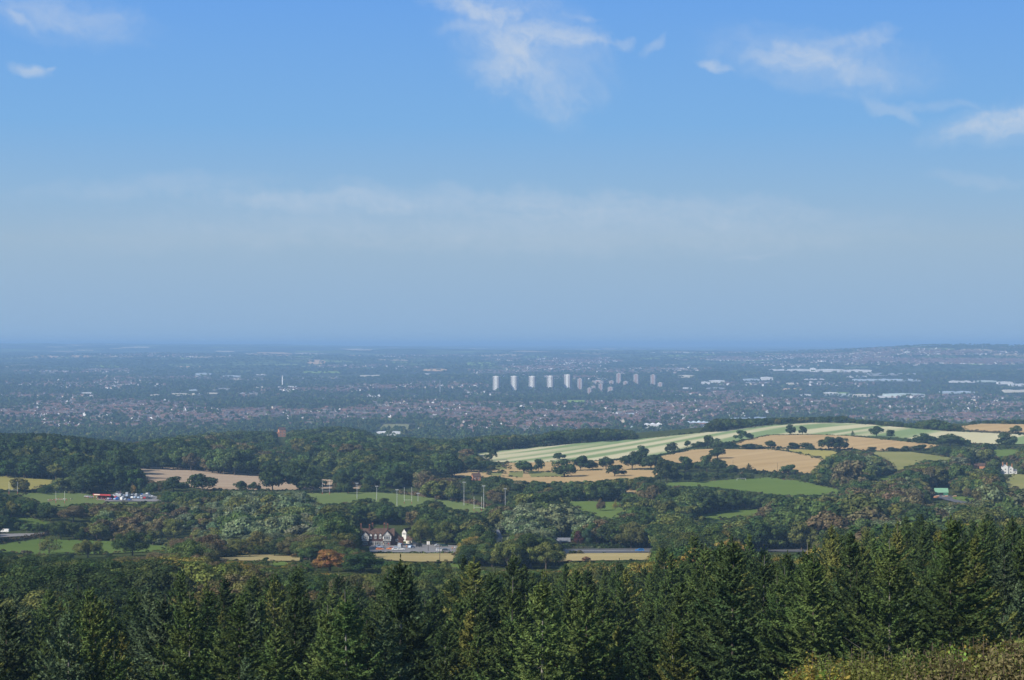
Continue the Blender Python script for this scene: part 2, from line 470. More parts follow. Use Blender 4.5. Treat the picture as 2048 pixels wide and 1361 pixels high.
def conifer(seed, Ht=22.0, dense=1.0, leader=.8, droop=.35, wide=1.0):
    """spire of plume-like branches that sweep out and up; every plume a tapered brush of small sprays"""
    g = np.random.default_rng(seed)
    C = []; Uu = []; Vv = []
    wood = [tube_np([(0, 0, -1), (0, 0, Ht * .3), (0, 0, Ht * .65), (g.normal() * .08, g.normal() * .08, Ht)], [.26, .2, .10, .015], 6)]
    z = 4.0; az = 0
    gap_dir = g.uniform(0, 6.28); dead = 0
    def plume(P, ax, rad, n):
        """sprays round the polyline P (m,3); ax its direction, rad the brush radius along it"""
        t = g.random(n) ** .85 * .999; i = t * (len(P) - 1); i0 = i.astype(int); f = (i - i0)[:, None]
        c0 = P[i0] * (1 - f) + P[np.minimum(i0 + 1, len(P) - 1)] * f
        a = ax[i0]; r = rad[i0] * (1 - f[:, 0]) + rad[np.minimum(i0 + 1, len(P) - 1)] * f[:, 0]
        rd = rand_dirs(n, g); rd = unit(rd - a * (rd * a).sum(1, keepdims=True)); rd[:, 2] = np.where(g.random(n) < .5, np.abs(rd[:, 2]), rd[:, 2])
        q = np.sqrt(g.random(n))
        c = c0 + rd * (r * q)[:, None] * np.array([1, 1, .62])
        nr = unit(rd + np.array([0, 0, .35]) + g.normal(size=(n, 3)) * .3)
        u = unit(a + rd * .75 + g.normal(size=(n, 3)) * .25); u = unit(u - nr * (u * nr).sum(1, keepdims=True)); w = np.cross(nr, u)
        ln = g.uniform(.10, .20, n); C.append(c); Uu.append(u * ln[:, None]); Vv.append(w * (ln * g.uniform(.34, .52, n))[:, None])
    while z < Ht - leader * .5:
        fr = (Ht - z) / Ht
        Lm = min(.16 + (Ht - z) * .34 * (1 - .32 * math.exp(-(Ht - z) / 2.2)), 4.4 + .9 * g.random()) * wide * 1.16
        nb = 5 + int(g.random() * 2.4)
        if fr > .72: nb = 4
        az += g.uniform(.4, 1.2)
        for b in range(nb):
            th = az + b * 6.2832 / nb + g.normal() * .25
            L = Lm * g.uniform(.62, 1.16) * (1 - .22 * math.cos(th - gap_dir))
            if g.random() < .05: L *= .35
            rise = np.interp(fr, [0, .10, .3, .6, 1], [.85, .48, .2, .03, -.1]) + g.normal() * .10
            d = np.array([math.cos(th), math.sin(th), 0.0])
            m = 7; t = np.linspace(0, 1, m)
            up = rise * t - droop * t * (1 - t) * 1.25 + .24 * t ** 2.6
            P = np.array([0, 0, z + g.normal() * .12]) + d * (L * t)[:, None] + np.array([0, 0, 1.0]) * (L * up)[:, None]
            ax = unit(np.gradient(P, axis=0))
            if g.random() < .025 and fr < .5 and L > 1.5:
                wood.append(tube_np(P[[0, 3, 6]], [.05, .035, .01], 4)); continue
            rad = (.06 + .42 * np.sin(np.pi * np.clip(t * .86 + .10, 0, 1)) ** .8) * min(1.0, .38 + L * .2) * g.uniform(.8, 1.2)
            plume(P, ax, rad, int((20 + L * 46) * dense))
            if L > 1.3:   # side plumes
                for s in (-1, 1):
                    for k in ((3, 5) if L > 2.3 else (4,)):
                        dd = unit(ax[k] * .8 + np.array([-d[1], d[0], 0]) * s * .75 + np.array([0, 0, .05 + g.normal() * .12]))
                        l2 = L * (.30 if k == 3 else .22) * g.uniform(.7, 1.2); tt = np.linspace(0, 1, 4)
                        P2 = P[k] + dd * (l2 * tt)[:, None] + np.array([0, 0, 1.0]) * (l2 * .18 * tt ** 2)[:, None]
                        plume(P2, np.repeat(dd[None], 4, 0), .24 * np.array([.7, 1, .8, .12]), int(12 + l2 * 46 * dense))
        z += g.uniform(.50, .80) * (1.0 if fr < .55 else 1.35) * (.62 if fr < .12 else 1)
    tt = np.linspace(0, 1, 5); P = np.stack([0 * tt, 0 * tt, Ht - leader * (1 - tt) * 1.15], 1)
    plume(P, np.repeat(np.array([[0, 0, 1.0]]), 5, 0), np.array([.24, .18, .13, .08, .02]) * (1 if leader < 1.5 else .6), int(90 if leader < 1.5 else 40))
    C = np.concatenate(C); Uu = np.concatenate(Uu); Vv = np.concatenate(Vv)
    p = np.stack([C - Uu, C - Vv, C + Uu, C + Vv], 1).reshape(-1, 3)
    return (p, np.arange(len(p)).reshape(-1, 4)), join_np(wood)

def shrub(seed):
    """waist-high to head-high scrub of upright leafy shoots, 2.2 m across, about 2 m tall"""
    g = np.random.default_rng(seed)
    C = []; Nn = []; Sz = []; tw = []
    for i in range(46):
        a = g.uniform(0, 6.28); r = 1.15 * math.sqrt(g.random())
        tip = np.array([r * 1.15 * math.cos(a), r * 1.15 * math.sin(a), (2.05 - .75 * (r / 1.15) ** 2) * g.uniform(.72, 1.12)])
        root = np.array([r * .5 * math.cos(a), r * .5 * math.sin(a), -.3])
        mid = (root + tip) / 2 + g.normal(size=3) * .1
        if i % 2 == 0:
            tw.append(tube_np([root, mid, tip + (tip - mid) * .06], [.022, .014, .004], 4))
        n = 78
        t = g.random(n) ** .6
        p = root * ((1 - t) ** 2)[:, None] + mid * (2 * t * (1 - t))[:, None] + tip * (t ** 2)[:, None]
        off = rand_dirs(n, g); p = p + off * (g.random(n) ** .5 * .21)[:, None]
        C.append(p); Nn.append(unit(off + np.array([0, 0, .8]) + g.normal(size=(n, 3)) * .5)); Sz.append(g.choice([.018, .026, .036, .05], n, p=[.3, .35, .25, .1]) * g.uniform(.8, 1.2, n))
    C = np.concatenate(C); Nn = np.concatenate(Nn); Sz = np.concatenate(Sz)
    u, v = leaf_axes(Nn, Sz, g, 1.6)
    p = np.stack([C - v, C + u, C + v, C - u], 1).reshape(-1, 3)
    return (p, np.arange(len(p)).reshape(-1, 4)), join_np(tw)

def lowtree(seed):
    g = np.random.default_rng(seed)
    C = []; Nn = []
    for i in range(9):
        d = rand_dirs(1, g)[0]; d[2] = abs(d[2])
        c = np.array([d[0] * 3.6, d[1] * 3.6, 4.6 + d[2] * 4.6]); n = 15
        q = rand_dirs(n, g); q[:, 2] = np.abs(q[:, 2]) - .25
        C.append(c + q * g.uniform(1.3, 2.2)); Nn.append(unit(q + g.normal(size=(n, 3)) * .4))
    C = np.concatenate(C); Nn = np.concatenate(Nn)
    u, v = leaf_axes(Nn, g.uniform(.8, 1.25, len(C)), g)
    return quads(C, u, v)

def hedge_mesh(pts, w, h, leaf=.34, seed=1, dens=5.0):
    """leafy wall along ground points"""
    g = np.random.default_rng(seed); C = []; Nn = []
    for a, b in zip(pts[:-1], pts[1:]):
        a = np.array(a); b = np.array(b); L = np.linalg.norm(b - a)
        n = int(min(L * (h * 2 + w) * dens, 9000))
        t = g.random(n); d = (b - a) / L; s = np.array([-d[1], d[0], 0])
        hh = h * (.82 + .22 * np.sin(t * L * .35 + seed) + .16 * np.sin(t * L * 1.3))
        th = g.uniform(-.2, math.pi + .2, n)
        x = np.cos(th) * w / 2 * g.uniform(.75, 1.1, n); zz = np.clip(np.sin(th), 0, 1) ** .6 * hh * g.uniform(.8, 1.05, n)
        low = g.random(n) < .45; zz = np.where(low, zz * g.random(n), zz)
        base = a + (b - a) * t[:, None]
        base[:, 2] = zf(base[:, 0], base[:, 1])
        C.append(base + s * x[:, None] + np.array([0, 0, 1.0]) * zz[:, None])
        Nn.append(unit(s * np.cos(th)[:, None] + np.array([0, 0, 1.0]) * np.sin(th)[:, None] + g.normal(size=(n, 3)) * .5))
    C = np.concatenate(C); Nn = np.concatenate(Nn)
    u, v = leaf_axes(Nn, g.uniform(.7, 1.3, len(C)) * leaf, g)
    return quads(C, u, v)

PAL = {
 'dark green':   (0.045, 0.069, 0.025),
 'deep green':   (0.058, 0.091, 0.031),
 'mid green':    (0.086, 0.124, 0.038),
 'olive':        (0.124, 0.139, 0.041),
 'russet brown': (0.132, 0.114, 0.056),
 'golden':       (0.244, 0.201, 0.049),
 'pale willow':  (0.152, 0.187, 0.097),
 'orange':       (0.214, 0.129, 0.046),
 'blue-green':   (0.063, 0.104, 0.058),
 'bright green': (0.130, 0.199, 0.043),
 'copper':       (0.086, 0.038, 0.038),
}
def tint_of(name, g=rng, k=None):
    c = np.array(PAL[name]); k = g.uniform(.82, 1.2) if k is None else k
    return [float(x) for x in c * k * (1 + g.normal(size=3) * .05)]

CON = []; BRN = []; BRO = []; COLU = []; SHR = []; LOW = []; SPA = []
for i, kw in enumerate([dict(), dict(leader=1.6, droop=.25), dict(dense=.85, droop=.5), dict(wide=1.12, droop=.3), dict(leader=2.2, dense=.8), dict(wide=.88), dict(droop=.15, wide=1.05), dict(dense=.7, leader=2.6, droop=.45)]):
    (cv, cf), (tv, tf) = conifer(100 + i, **kw)
    CON.append((mesh_np('conifer_crown', cv, cf, [MAT['needles']]), mesh_np('conifer_trunk', tv, tf, [MAT['pale_bark' if i in (4, 7) else 'bark']], smooth=True)))
for i in range(9):
    (cv, cf), (tv, tf) = broadleaf(200 + i, lobes=20 + 2 * i % 12, spread=(.85, 1, 1.1)[i % 3], flat=(.8, .95, .7, .9)[i % 4])
    BRO.append((mesh_np('broadleaf_crown', cv, cf, [MAT['leaf']]), mesh_np('broadleaf_trunk', tv, tf, [MAT['bark']], smooth=True)))
for i in range(6):
    (cv, cf), (tv, tf) = broadleaf(260 + i, lobes=24 + 2 * i % 8, spread=(.88, 1, 1.08)[i % 3], flat=(.85, .95, .75)[i % 3], per=230, leaf=.165)
    BRN.append((mesh_np('broadleaf_crown', cv, cf, [MAT['leaf']]), mesh_np('broadleaf_trunk', tv, tf, [MAT['bark']], smooth=True)))
for i in range(3):
    (cv, cf), (tv, tf) = broadleaf(300 + i, lobes=24, per=60, columnar=True)
    COLU.append((mesh_np('columnar_crown', cv, cf, [MAT['leaf']]), mesh_np('columnar_trunk', tv, tf, [MAT['bark']], smooth=True)))
for i in range(2):
    (cv, cf), (tv, tf) = broadleaf(330 + i, lobes=22, per=26, leaf=.26)
    SPA.append((mesh_np('sparse_crown', cv, cf, [MAT['leaf']]), mesh_np('sparse_trunk', tv, tf, [MAT['bark']], smooth=True)))
for i in range(4):
    (cv, cf), (tv, tf) = shrub(400 + i)
    SHR.append((mesh_np('scrub_leaves', cv, cf, [MAT['shrub_leaf']]), mesh_np('scrub_stems', tv, tf, [MAT['twig']])))
for i in range(4):
    v, f = lowtree(500 + i); LOW.append(mesh_np('distant_tree', v, f, [MAT['leaf_far']]))

def plant(name, pair, x, y, sx, sz, rot, tint, label, cat, group=None, trunk='trunk', crown='crown', sink=0.0):
    e = empty(name, (x, y, z1(x, y) - sink), rot)
    tag(e, label, cat, group)
    e.scale = (sx, sx, sz)
    c = obj(crown, pair[0], e); c['tint'] = tint
    obj(trunk, pair[1], e)
    return e

# ---- scattering of what nobody could count: one object of points, instanced by geometry nodes
def instancer(name, meshes, rows, label, kind='stuff'):
    """rows: (x, y, z, rot, sx, sz, idx, (r,g,b))"""
    colx = bpy.data.collections.new(name + '_sources')
    for i, me in enumerate(meshes):
        o = bpy.data.objects.new('%s_source_%02d' % (name, i), me); colx.objects.link(o)
    n = len(rows)
    me = bpy.data.meshes.new(name)
    me.vertices.add(n)
    a = np.array([r[:7] for r in rows], np.float32)
    me.vertices.foreach_set('co', np.ascontiguousarray(a[:, :3]).ravel())
    def attr(nm, typ, data, key):
        t = me.attributes.new(nm, typ, 'POINT'); t.data.foreach_set(key, np.ascontiguousarray(data).ravel())
    rot = np.zeros((n, 3), np.float32); rot[:, 2] = a[:, 3]
    attr('rot', 'FLOAT_VECTOR', rot, 'vector')
    attr('scl', 'FLOAT_VECTOR', np.stack([a[:, 4], a[:, 4], a[:, 5]], 1), 'vector')
    attr('idx', 'INT', a[:, 6].astype(np.int32), 'value')
    t = np.ones((n, 4), np.float32); t[:, :3] = np.array([r[7] for r in rows], np.float32)
    attr('tint', 'FLOAT_COLOR', t, 'color')
    o = obj(name, me); o['kind'] = kind; o['label'] = label
    ng = bpy.data.node_groups.new(name + '_scatter', 'GeometryNodeTree')
    ng.interface.new_socket('Geometry', in_out='INPUT', socket_type='NodeSocketGeometry')
    ng.interface.new_socket('Geometry', in_out='OUTPUT', socket_type='NodeSocketGeometry')
    gi = ng.nodes.new('NodeGroupInput'); go = ng.nodes.new('NodeGroupOutput')
    ci = ng.nodes.new('GeometryNodeCollectionInfo'); ci.inputs['Collection'].default_value = colx
    ci.inputs['Separate Children'].default_value = True; ci.inputs['Reset Children'].default_value = True
    ip = ng.nodes.new('GeometryNodeInstanceOnPoints'); ip.inputs['Pick Instance'].default_value = True
    def named(nm, typ):
        q = ng.nodes.new('GeometryNodeInputNamedAttribute'); q.data_type = typ; q.inputs['Name'].default_value = nm
        return q.outputs['Attribute']
    L = ng.links.new
    L(gi.outputs[0], ip.inputs['Points']); L(ci.outputs[0], ip.inputs['Instance'])
    L(named('idx', 'INT'), ip.inputs['Instance Index'])
    e2r = ng.nodes.new('FunctionNodeEulerToRotation'); L(named('rot', 'FLOAT_VECTOR'), e2r.inputs[0]); L(e2r.outputs[0], ip.inputs['Rotation'])
    L(named('scl', 'FLOAT_VECTOR'), ip.inputs['Scale'])
    L(ip.outputs[0], go.inputs[0])
    md = o.modifiers.new('scatter', 'NODES'); md.node_group = ng
    return o
# ------------------------------------------------------------------ camera, light, sky, air
cam = bpy.data.cameras.new('camera'); co = link(bpy.data.objects.new('camera', cam))
cam.lens = 70; cam.sensor_width = 36; cam.clip_start = .5; cam.clip_end = 120000
cam.shift_y = 9.5 / 2048
co.location = (0, 0, 0); co.rotation_euler = (R(90), 0, 0); S.camera = co

SUN_EL, SUN_AZ = R(33), R(36)
sv = Vector((-math.cos(SUN_EL) * math.cos(SUN_AZ), -math.cos(SUN_EL) * math.sin(SUN_AZ), math.sin(SUN_EL)))
sl = bpy.data.lights.new('sun', 'SUN'); sl.energy = 4.6; sl.angle = R(.53); sl.color = (1, .93, .82)
so = link(bpy.data.objects.new('sun', sl)); so.rotation_euler = (-sv).to_track_quat('-Z', 'Y').to_euler(); so.location = (0, 0, 500)

w = bpy.data.worlds.new('World'); S.world = w; w.use_nodes = True
nt = w.node_tree; nt.nodes.clear()
out = nt.nodes.new('ShaderNodeOutputWorld'); bg = nt.nodes.new('ShaderNodeBackground')
sky = nt.nodes.new('ShaderNodeTexSky'); sky.sky_type = 'NISHITA'; sky.sun_disc = False
sky.sun_elevation = SUN_EL; sky.sun_rotation = math.atan2(sv.x, sv.y); sky.altitude = 250; sky.air_density = 1.0; sky.dust_density = .6; sky.ozone_density = 2.0
SKYK = .1
tc = nt.nodes.new('ShaderNodeTexCoord')
sep = nt.nodes.new('ShaderNodeSeparateXYZ'); nt.links.new(tc.outputs['Generated'], sep.inputs[0])
dx, dy, dz = sep.outputs
# elevation (degrees) and bearing (degrees east of the view)
el = mathn(nt, 'MULTIPLY', mathn(nt, 'ARCSINE', dz), 57.2958)
az = mathn(nt, 'MULTIPLY', mathn(nt, 'ARCTAN2', dx, dy), 57.2958)
rp = nt.nodes.new('ShaderNodeValToRGB'); nt.links.new(maprange(nt, el, 0, 14), rp.inputs[0])
stops = [(0.0, (.238,.360,.515)), (1.3, (.248,.368,.512)), (3.0, (.270,.383,.500)), (4.4, (.225,.372,.545)), (6.3, (.163,.343,.598)), (9.8, (.120,.293,.628)), (14.0, (.085,.24,.58))]
e = rp.color_ramp.elements
e[0].position = 0; e[0].color = (*stops[0][1], 1); e[1].position = 1; e[1].color = (*stops[-1][1], 1)
for d_, c_ in stops[1:-1]:
    q = e.new(d_ / 14.0); q.color = (*c_, 1)
low = nt.nodes.new('ShaderNodeVectorMath'); low.operation = 'SCALE'; nt.links.new(rp.outputs[0], low.inputs[0]); low.inputs['Scale'].default_value = 1 / SKYK
base_sky = mixc(nt, maprange(nt, el, 12, 28, 1, 0, True), sky.outputs[0], low.outputs[0])
# cirrus: soft patches broken up by combed fibres
cb = nt.nodes.new('ShaderNodeCombineXYZ'); nt.links.new(az, cb.inputs[0]); nt.links.new(el, cb.inputs[1])
wob = nt.nodes.new('ShaderNodeTexNoise'); wob.inputs['Scale'].default_value = .7; wob.inputs['Detail'].default_value = 3; nt.links.new(cb.outputs[0], wob.inputs['Vector'])
wv = nt.nodes.new('ShaderNodeVectorMath'); wv.operation = 'MULTIPLY_ADD'; nt.links.new(wob.outputs['Color'], wv.inputs[0]); wv.inputs[1].default_value = (1.5, 1.0, 0); nt.links.new(cb.outputs[0], wv.inputs[2])
ce = wv.outputs[0]
def fibres(ang, sx, sy, detail=6, rough=.62):
    mp = nt.nodes.new('ShaderNodeMapping'); mp.vector_type = 'TEXTURE'; mp.inputs['Rotation'].default_value = (0, 0, R(ang)); nt.links.new(ce, mp.inputs[0])
    m2 = nt.nodes.new('ShaderNodeMapping'); m2.inputs['Scale'].default_value = (sx, sy, 1); nt.links.new(mp.outputs[0], m2.inputs[0])
    return noise(nt, 1.0, m2.outputs[0], detail, rough)
fib_a = fibres(-38, .55, 1.5); fib_b = fibres(-8, .45, 1.9); fib_c = fibres(12, .7, 1.6); fine = noise(nt, 2.2, ce, 6, .65)
def patch(px, py, rx, ry, ang, fib, strength, lo=.36, hi=.66):
    """px, py: where in the sky (photo pixels turned into bearing/elevation)"""
    a0 = math.degrees(math.atan((px - 1024) / F)); e0 = math.degrees(math.atan((HZ - py) / math.hypot(F, px - 1024)))
    kx = F * math.pi / 180
    mp = nt.nodes.new('ShaderNodeMapping'); mp.vector_type = 'TEXTURE'
    mp.inputs['Location'].default_value = (a0 + .75, e0 + .5, 0); mp.inputs['Rotation'].default_value = (0, 0, R(ang)); mp.inputs['Scale'].default_value = (rx / kx, ry / kx, 1)
    nt.links.new(ce, mp.inputs[0])
    ln = nt.nodes.new('ShaderNodeVectorMath'); ln.operation = 'LENGTH'; nt.links.new(mp.outputs[0], ln.inputs[0])
    fall = maprange(nt, ln.outputs['Value'], 1.25, .1, 0, 1, True)
    f = mathn(nt, 'MULTIPLY_ADD', fine, .45, mathn(nt, 'MULTIPLY', fib, .55))
    # the patch's edge is eaten by the fibres
    d = maprange(nt, mathn(nt, 'MULTIPLY_ADD', fall, .42, f), lo + .16, hi + .50, 0, 1, True)
    return mathn(nt, 'MULTIPLY', mathn(nt, 'MULTIPLY', d, maprange(nt, fall, 0, .35, 0, 1, True)), strength)
pats = [
 patch(1060, 95, 210, 130, -28, fib_a, .34, .22, .7), patch(1640, 120, 260, 70, -8, fib_b, .30, .22, .7), patch(960, 10, 130, 30, -5, fib_b, .4), patch(1990, 255, 170, 50, 8, fib_c, .3, .2, .7), patch(120, 30, 220, 60, -8, fib_b, .2, .22, .7), patch(1000, 440, 900, 70, -1, fib_b, .2, .2, .8),
 patch(1010, 105, 75, 110, -32, fib_a, .62), patch(1130, 75, 125, 32, -3, fib_b, .62), patch(1090, 165, 130, 60, -50, fib_a, .34),
 patch(960, 20, 110, 30, -8, fib_b, .55), patch(930, 58, 80, 18, 6, fib_c, .36), patch(1255, 82, 35, 16, 25, fib_c, .4), patch(1310, 88, 45, 14, 32, fib_c, .36),
 patch(1160, 36, 50, 9, -6, fib_b, .3),
 patch(1440, 131, 50, 13, -14, fib_b, .62), patch(1580, 115, 110, 34, -8, fib_b, .5), patch(1680, 135, 130, 26, -16, fib_b, .52), patch(1745, 85, 75, 26, 14, fib_c, .48),
 patch(1660, 85, 90, 18, 8, fib_c, .32), patch(1770, 210, 110, 22, -20, fib_a, .36), patch(1980, 250, 120, 34, 12, fib_c, .66), patch(2040, 235, 60, 30, 10, fib_c, .55), patch(1880, 205, 120, 16, -4, fib_b, .24),
 patch(60, 137, 50, 17, -10, fib_b, .66), patch(95, 132, 22, 9, 16, fib_c, .45), patch(40, 42, 42, 11, -28, fib_a, .45), patch(110, 28, 190, 36, -4, fib_b, .26), patch(200, 60, 150, 24, -12, fib_b, .14),
 patch(600, 398, 260, 30, -3, fib_b, .30, .3, .7), patch(900, 395, 420, 40, -2, fib_b, .28, .3, .72), patch(1320, 415, 420, 40, -2, fib_b, .22, .3, .72), patch(300, 370, 330, 30, 5, fib_c, .22, .3, .7), patch(1250, 470, 700, 60, 0, fib_b, .16, .28, .75),
 patch(420, 470, 460, 50, 2, fib_b, .14, .28, .75), patch(1960, 360, 130, 18, -6, fib_b, .2), patch(1500, 506, 90, 8, 0, fib_b, .12),
]
tot = pats[0]
for p_ in pats[1:]:
    tot = mathn(nt, 'ADD', tot, mathn(nt, 'MULTIPLY', p_, mathn(nt, 'SUBTRACT', 1.0, tot)))
cl = nt.nodes.new('ShaderNodeVectorMath'); cl.operation = 'SCALE'; cl.inputs[0].default_value = (.46, .52, .60); cl.inputs['Scale'].default_value = 1 / SKYK
final = mixc(nt, tot, base_sky, cl.outputs[0])
nt.links.new(final, bg.inputs[0]); bg.inputs[1].default_value = SKYK
nt.links.new(bg.outputs[0], out.inputs[0])

def haze_box():
    m, nt, out = new_mat('pale_blue_air')
    pv = nt.nodes.new('ShaderNodeVolumePrincipled')
    pv.inputs['Color'].default_value = (*HAZE_COL, 1); pv.inputs['Density'].default_value = HAZE_D; pv.inputs['Anisotropy'].default_value = 0.0
    nt.links.new(pv.outputs[0], out.inputs['Volume'])
    mb = MB(); mb.box(-64000, 64000, -64000, 64000, -215, 45)
    o = mb.build('haze', m); o['kind'] = 'stuff'; o['label'] = 'pale blue haze over the valley'
    return o
HAZE_COL = (.385, .655, 1.0); HAZE_D = 8.3e-5
haze_box()
S.view_settings.view_transform = 'Standard'; S.view_settings.look = 'None'; S.view_settings.exposure = .35; S.view_settings.gamma = 1
S.cycles.use_denoising = True
try:
    S.cycles.denoiser = 'OPENIMAGEDENOISE'; S.cycles.denoising_input_passes = 'RGB_ALBEDO_NORMAL'
except Exception:
    pass
S.cycles.max_bounces = 5; S.cycles.diffuse_bounces = 2; S.cycles.transmission_bounces = 3; S.cycles.volume_bounces = 0; S.cycles.transparent_max_bounces = 6
S.cycles.use_adaptive_sampling = True
# ------------------------------------------------------------------ ground sheets: fields, road, car park
gr = obj('ground', terrain()); kindof(gr, 'structure')
SHEET = [0]
def drape(name, poly, mat, cell=None, lift=None, dmin=150, dmax=60000, label=None, pts=None):
    """a thin sheet lying on the ground inside the outline seen in the photograph"""
    P = pts if pts is not None else [at(x, y, dmin, dmax) for x, y in poly]
    bm = bmesh.new()
    vs = [bm.verts.new((p[0], p[1], 0)) for p in P]
    bm.faces.new(vs)
    bmesh.ops.triangulate(bm, faces=bm.faces[:])
    xs = [p[0] for p in P]; yy = [p[1] for p in P]; md = sum(yy) / len(yy)
    c = cell or max(4.0, md * .012)
    for ax, lo, hi in ((0, min(xs), max(xs)), (1, min(yy), max(yy))):
        n = min(int((hi - lo) / c), 70); st = (hi - lo) / (n + 1)
        for i in range(1, n + 1):
            co_ = [0, 0, 0]; no = [0, 0, 0]; co_[ax] = lo + i * st; no[ax] = 1
            bmesh.ops.bisect_plane(bm, geom=bm.verts[:] + bm.edges[:] + bm.faces[:], plane_co=co_, plane_no=no, dist=1e-4)
    SHEET[0] += 1
    up = lift if lift is not None else (.25 + .02 * SHEET[0] + md * 1.2e-4)
    z = zf([v.co.x for v in bm.verts], [v.co.y for v in bm.verts])
    for v, q in zip(bm.verts, z): v.co.z = q + up
    bmesh.ops.recalc_face_normals(bm, faces=bm.faces)
    for f in bm.faces:
        if f.normal.z < 0: f.normal_flip()
    me = bpy.data.meshes.new(name); bm.to_mesh(me); bm.free(); me.materials.append(mat)
    for p in me.polygons: p.use_smooth = True
    o = obj(name, me); o['kind'] = 'structure'
    if label: o['label'] = label
    return o
def dirang(p, q, d0=150, d1=60000):
    a = at(*p, d0, d1); b = at(*q, d0, d1); return math.atan2(b.y - a.y, b.x - a.x)
G1 = field_mat('meadow_grass', (0.066,0.105,0.022), (0.101,0.136,0.035), .3, 12, .25, .6)
G2 = field_mat('mown_pitch_grass', (0.098,0.136,0.043), (0.133,0.164,0.058), 1.3, 14, .35, .45)
G3 = field_mat('rich_pasture', (.075,.118,.026), (.11,.152,.042), .5, 16, .2, .6)
G4 = field_mat('dry_pasture', (0.125,0.140,0.047), (0.203,0.195,0.078), .2, 10, .25, .7)
T1 = field_mat('tan_stubble', (.285,.200,.095), (.375,.275,.14), dirang((1470, 940), (1600, 925), 1500, 2300), 13, .5, .35)
T2 = field_mat('pinkish_stubble', (0.265,0.195,0.133), (0.359,0.281,0.199), .25, 15, .55, .4)
T3 = field_mat('dry_hay', (.21,.18,.085), (.33,.275,.14), .1, 6, .45, .5)
Y1 = field_mat('yellowing_crop', (0.211,0.195,0.058), (0.281,0.250,0.078), .1, 8, .4, .5)
M1 = field_mat('pale_straw_with_green_rows', (.365,.345,.215), (.44,.41,.27), dirang((1024, 921), (1274, 884), 1900, 2700), 15, .35, .3, (0.156,0.211,0.094), .10, .004)
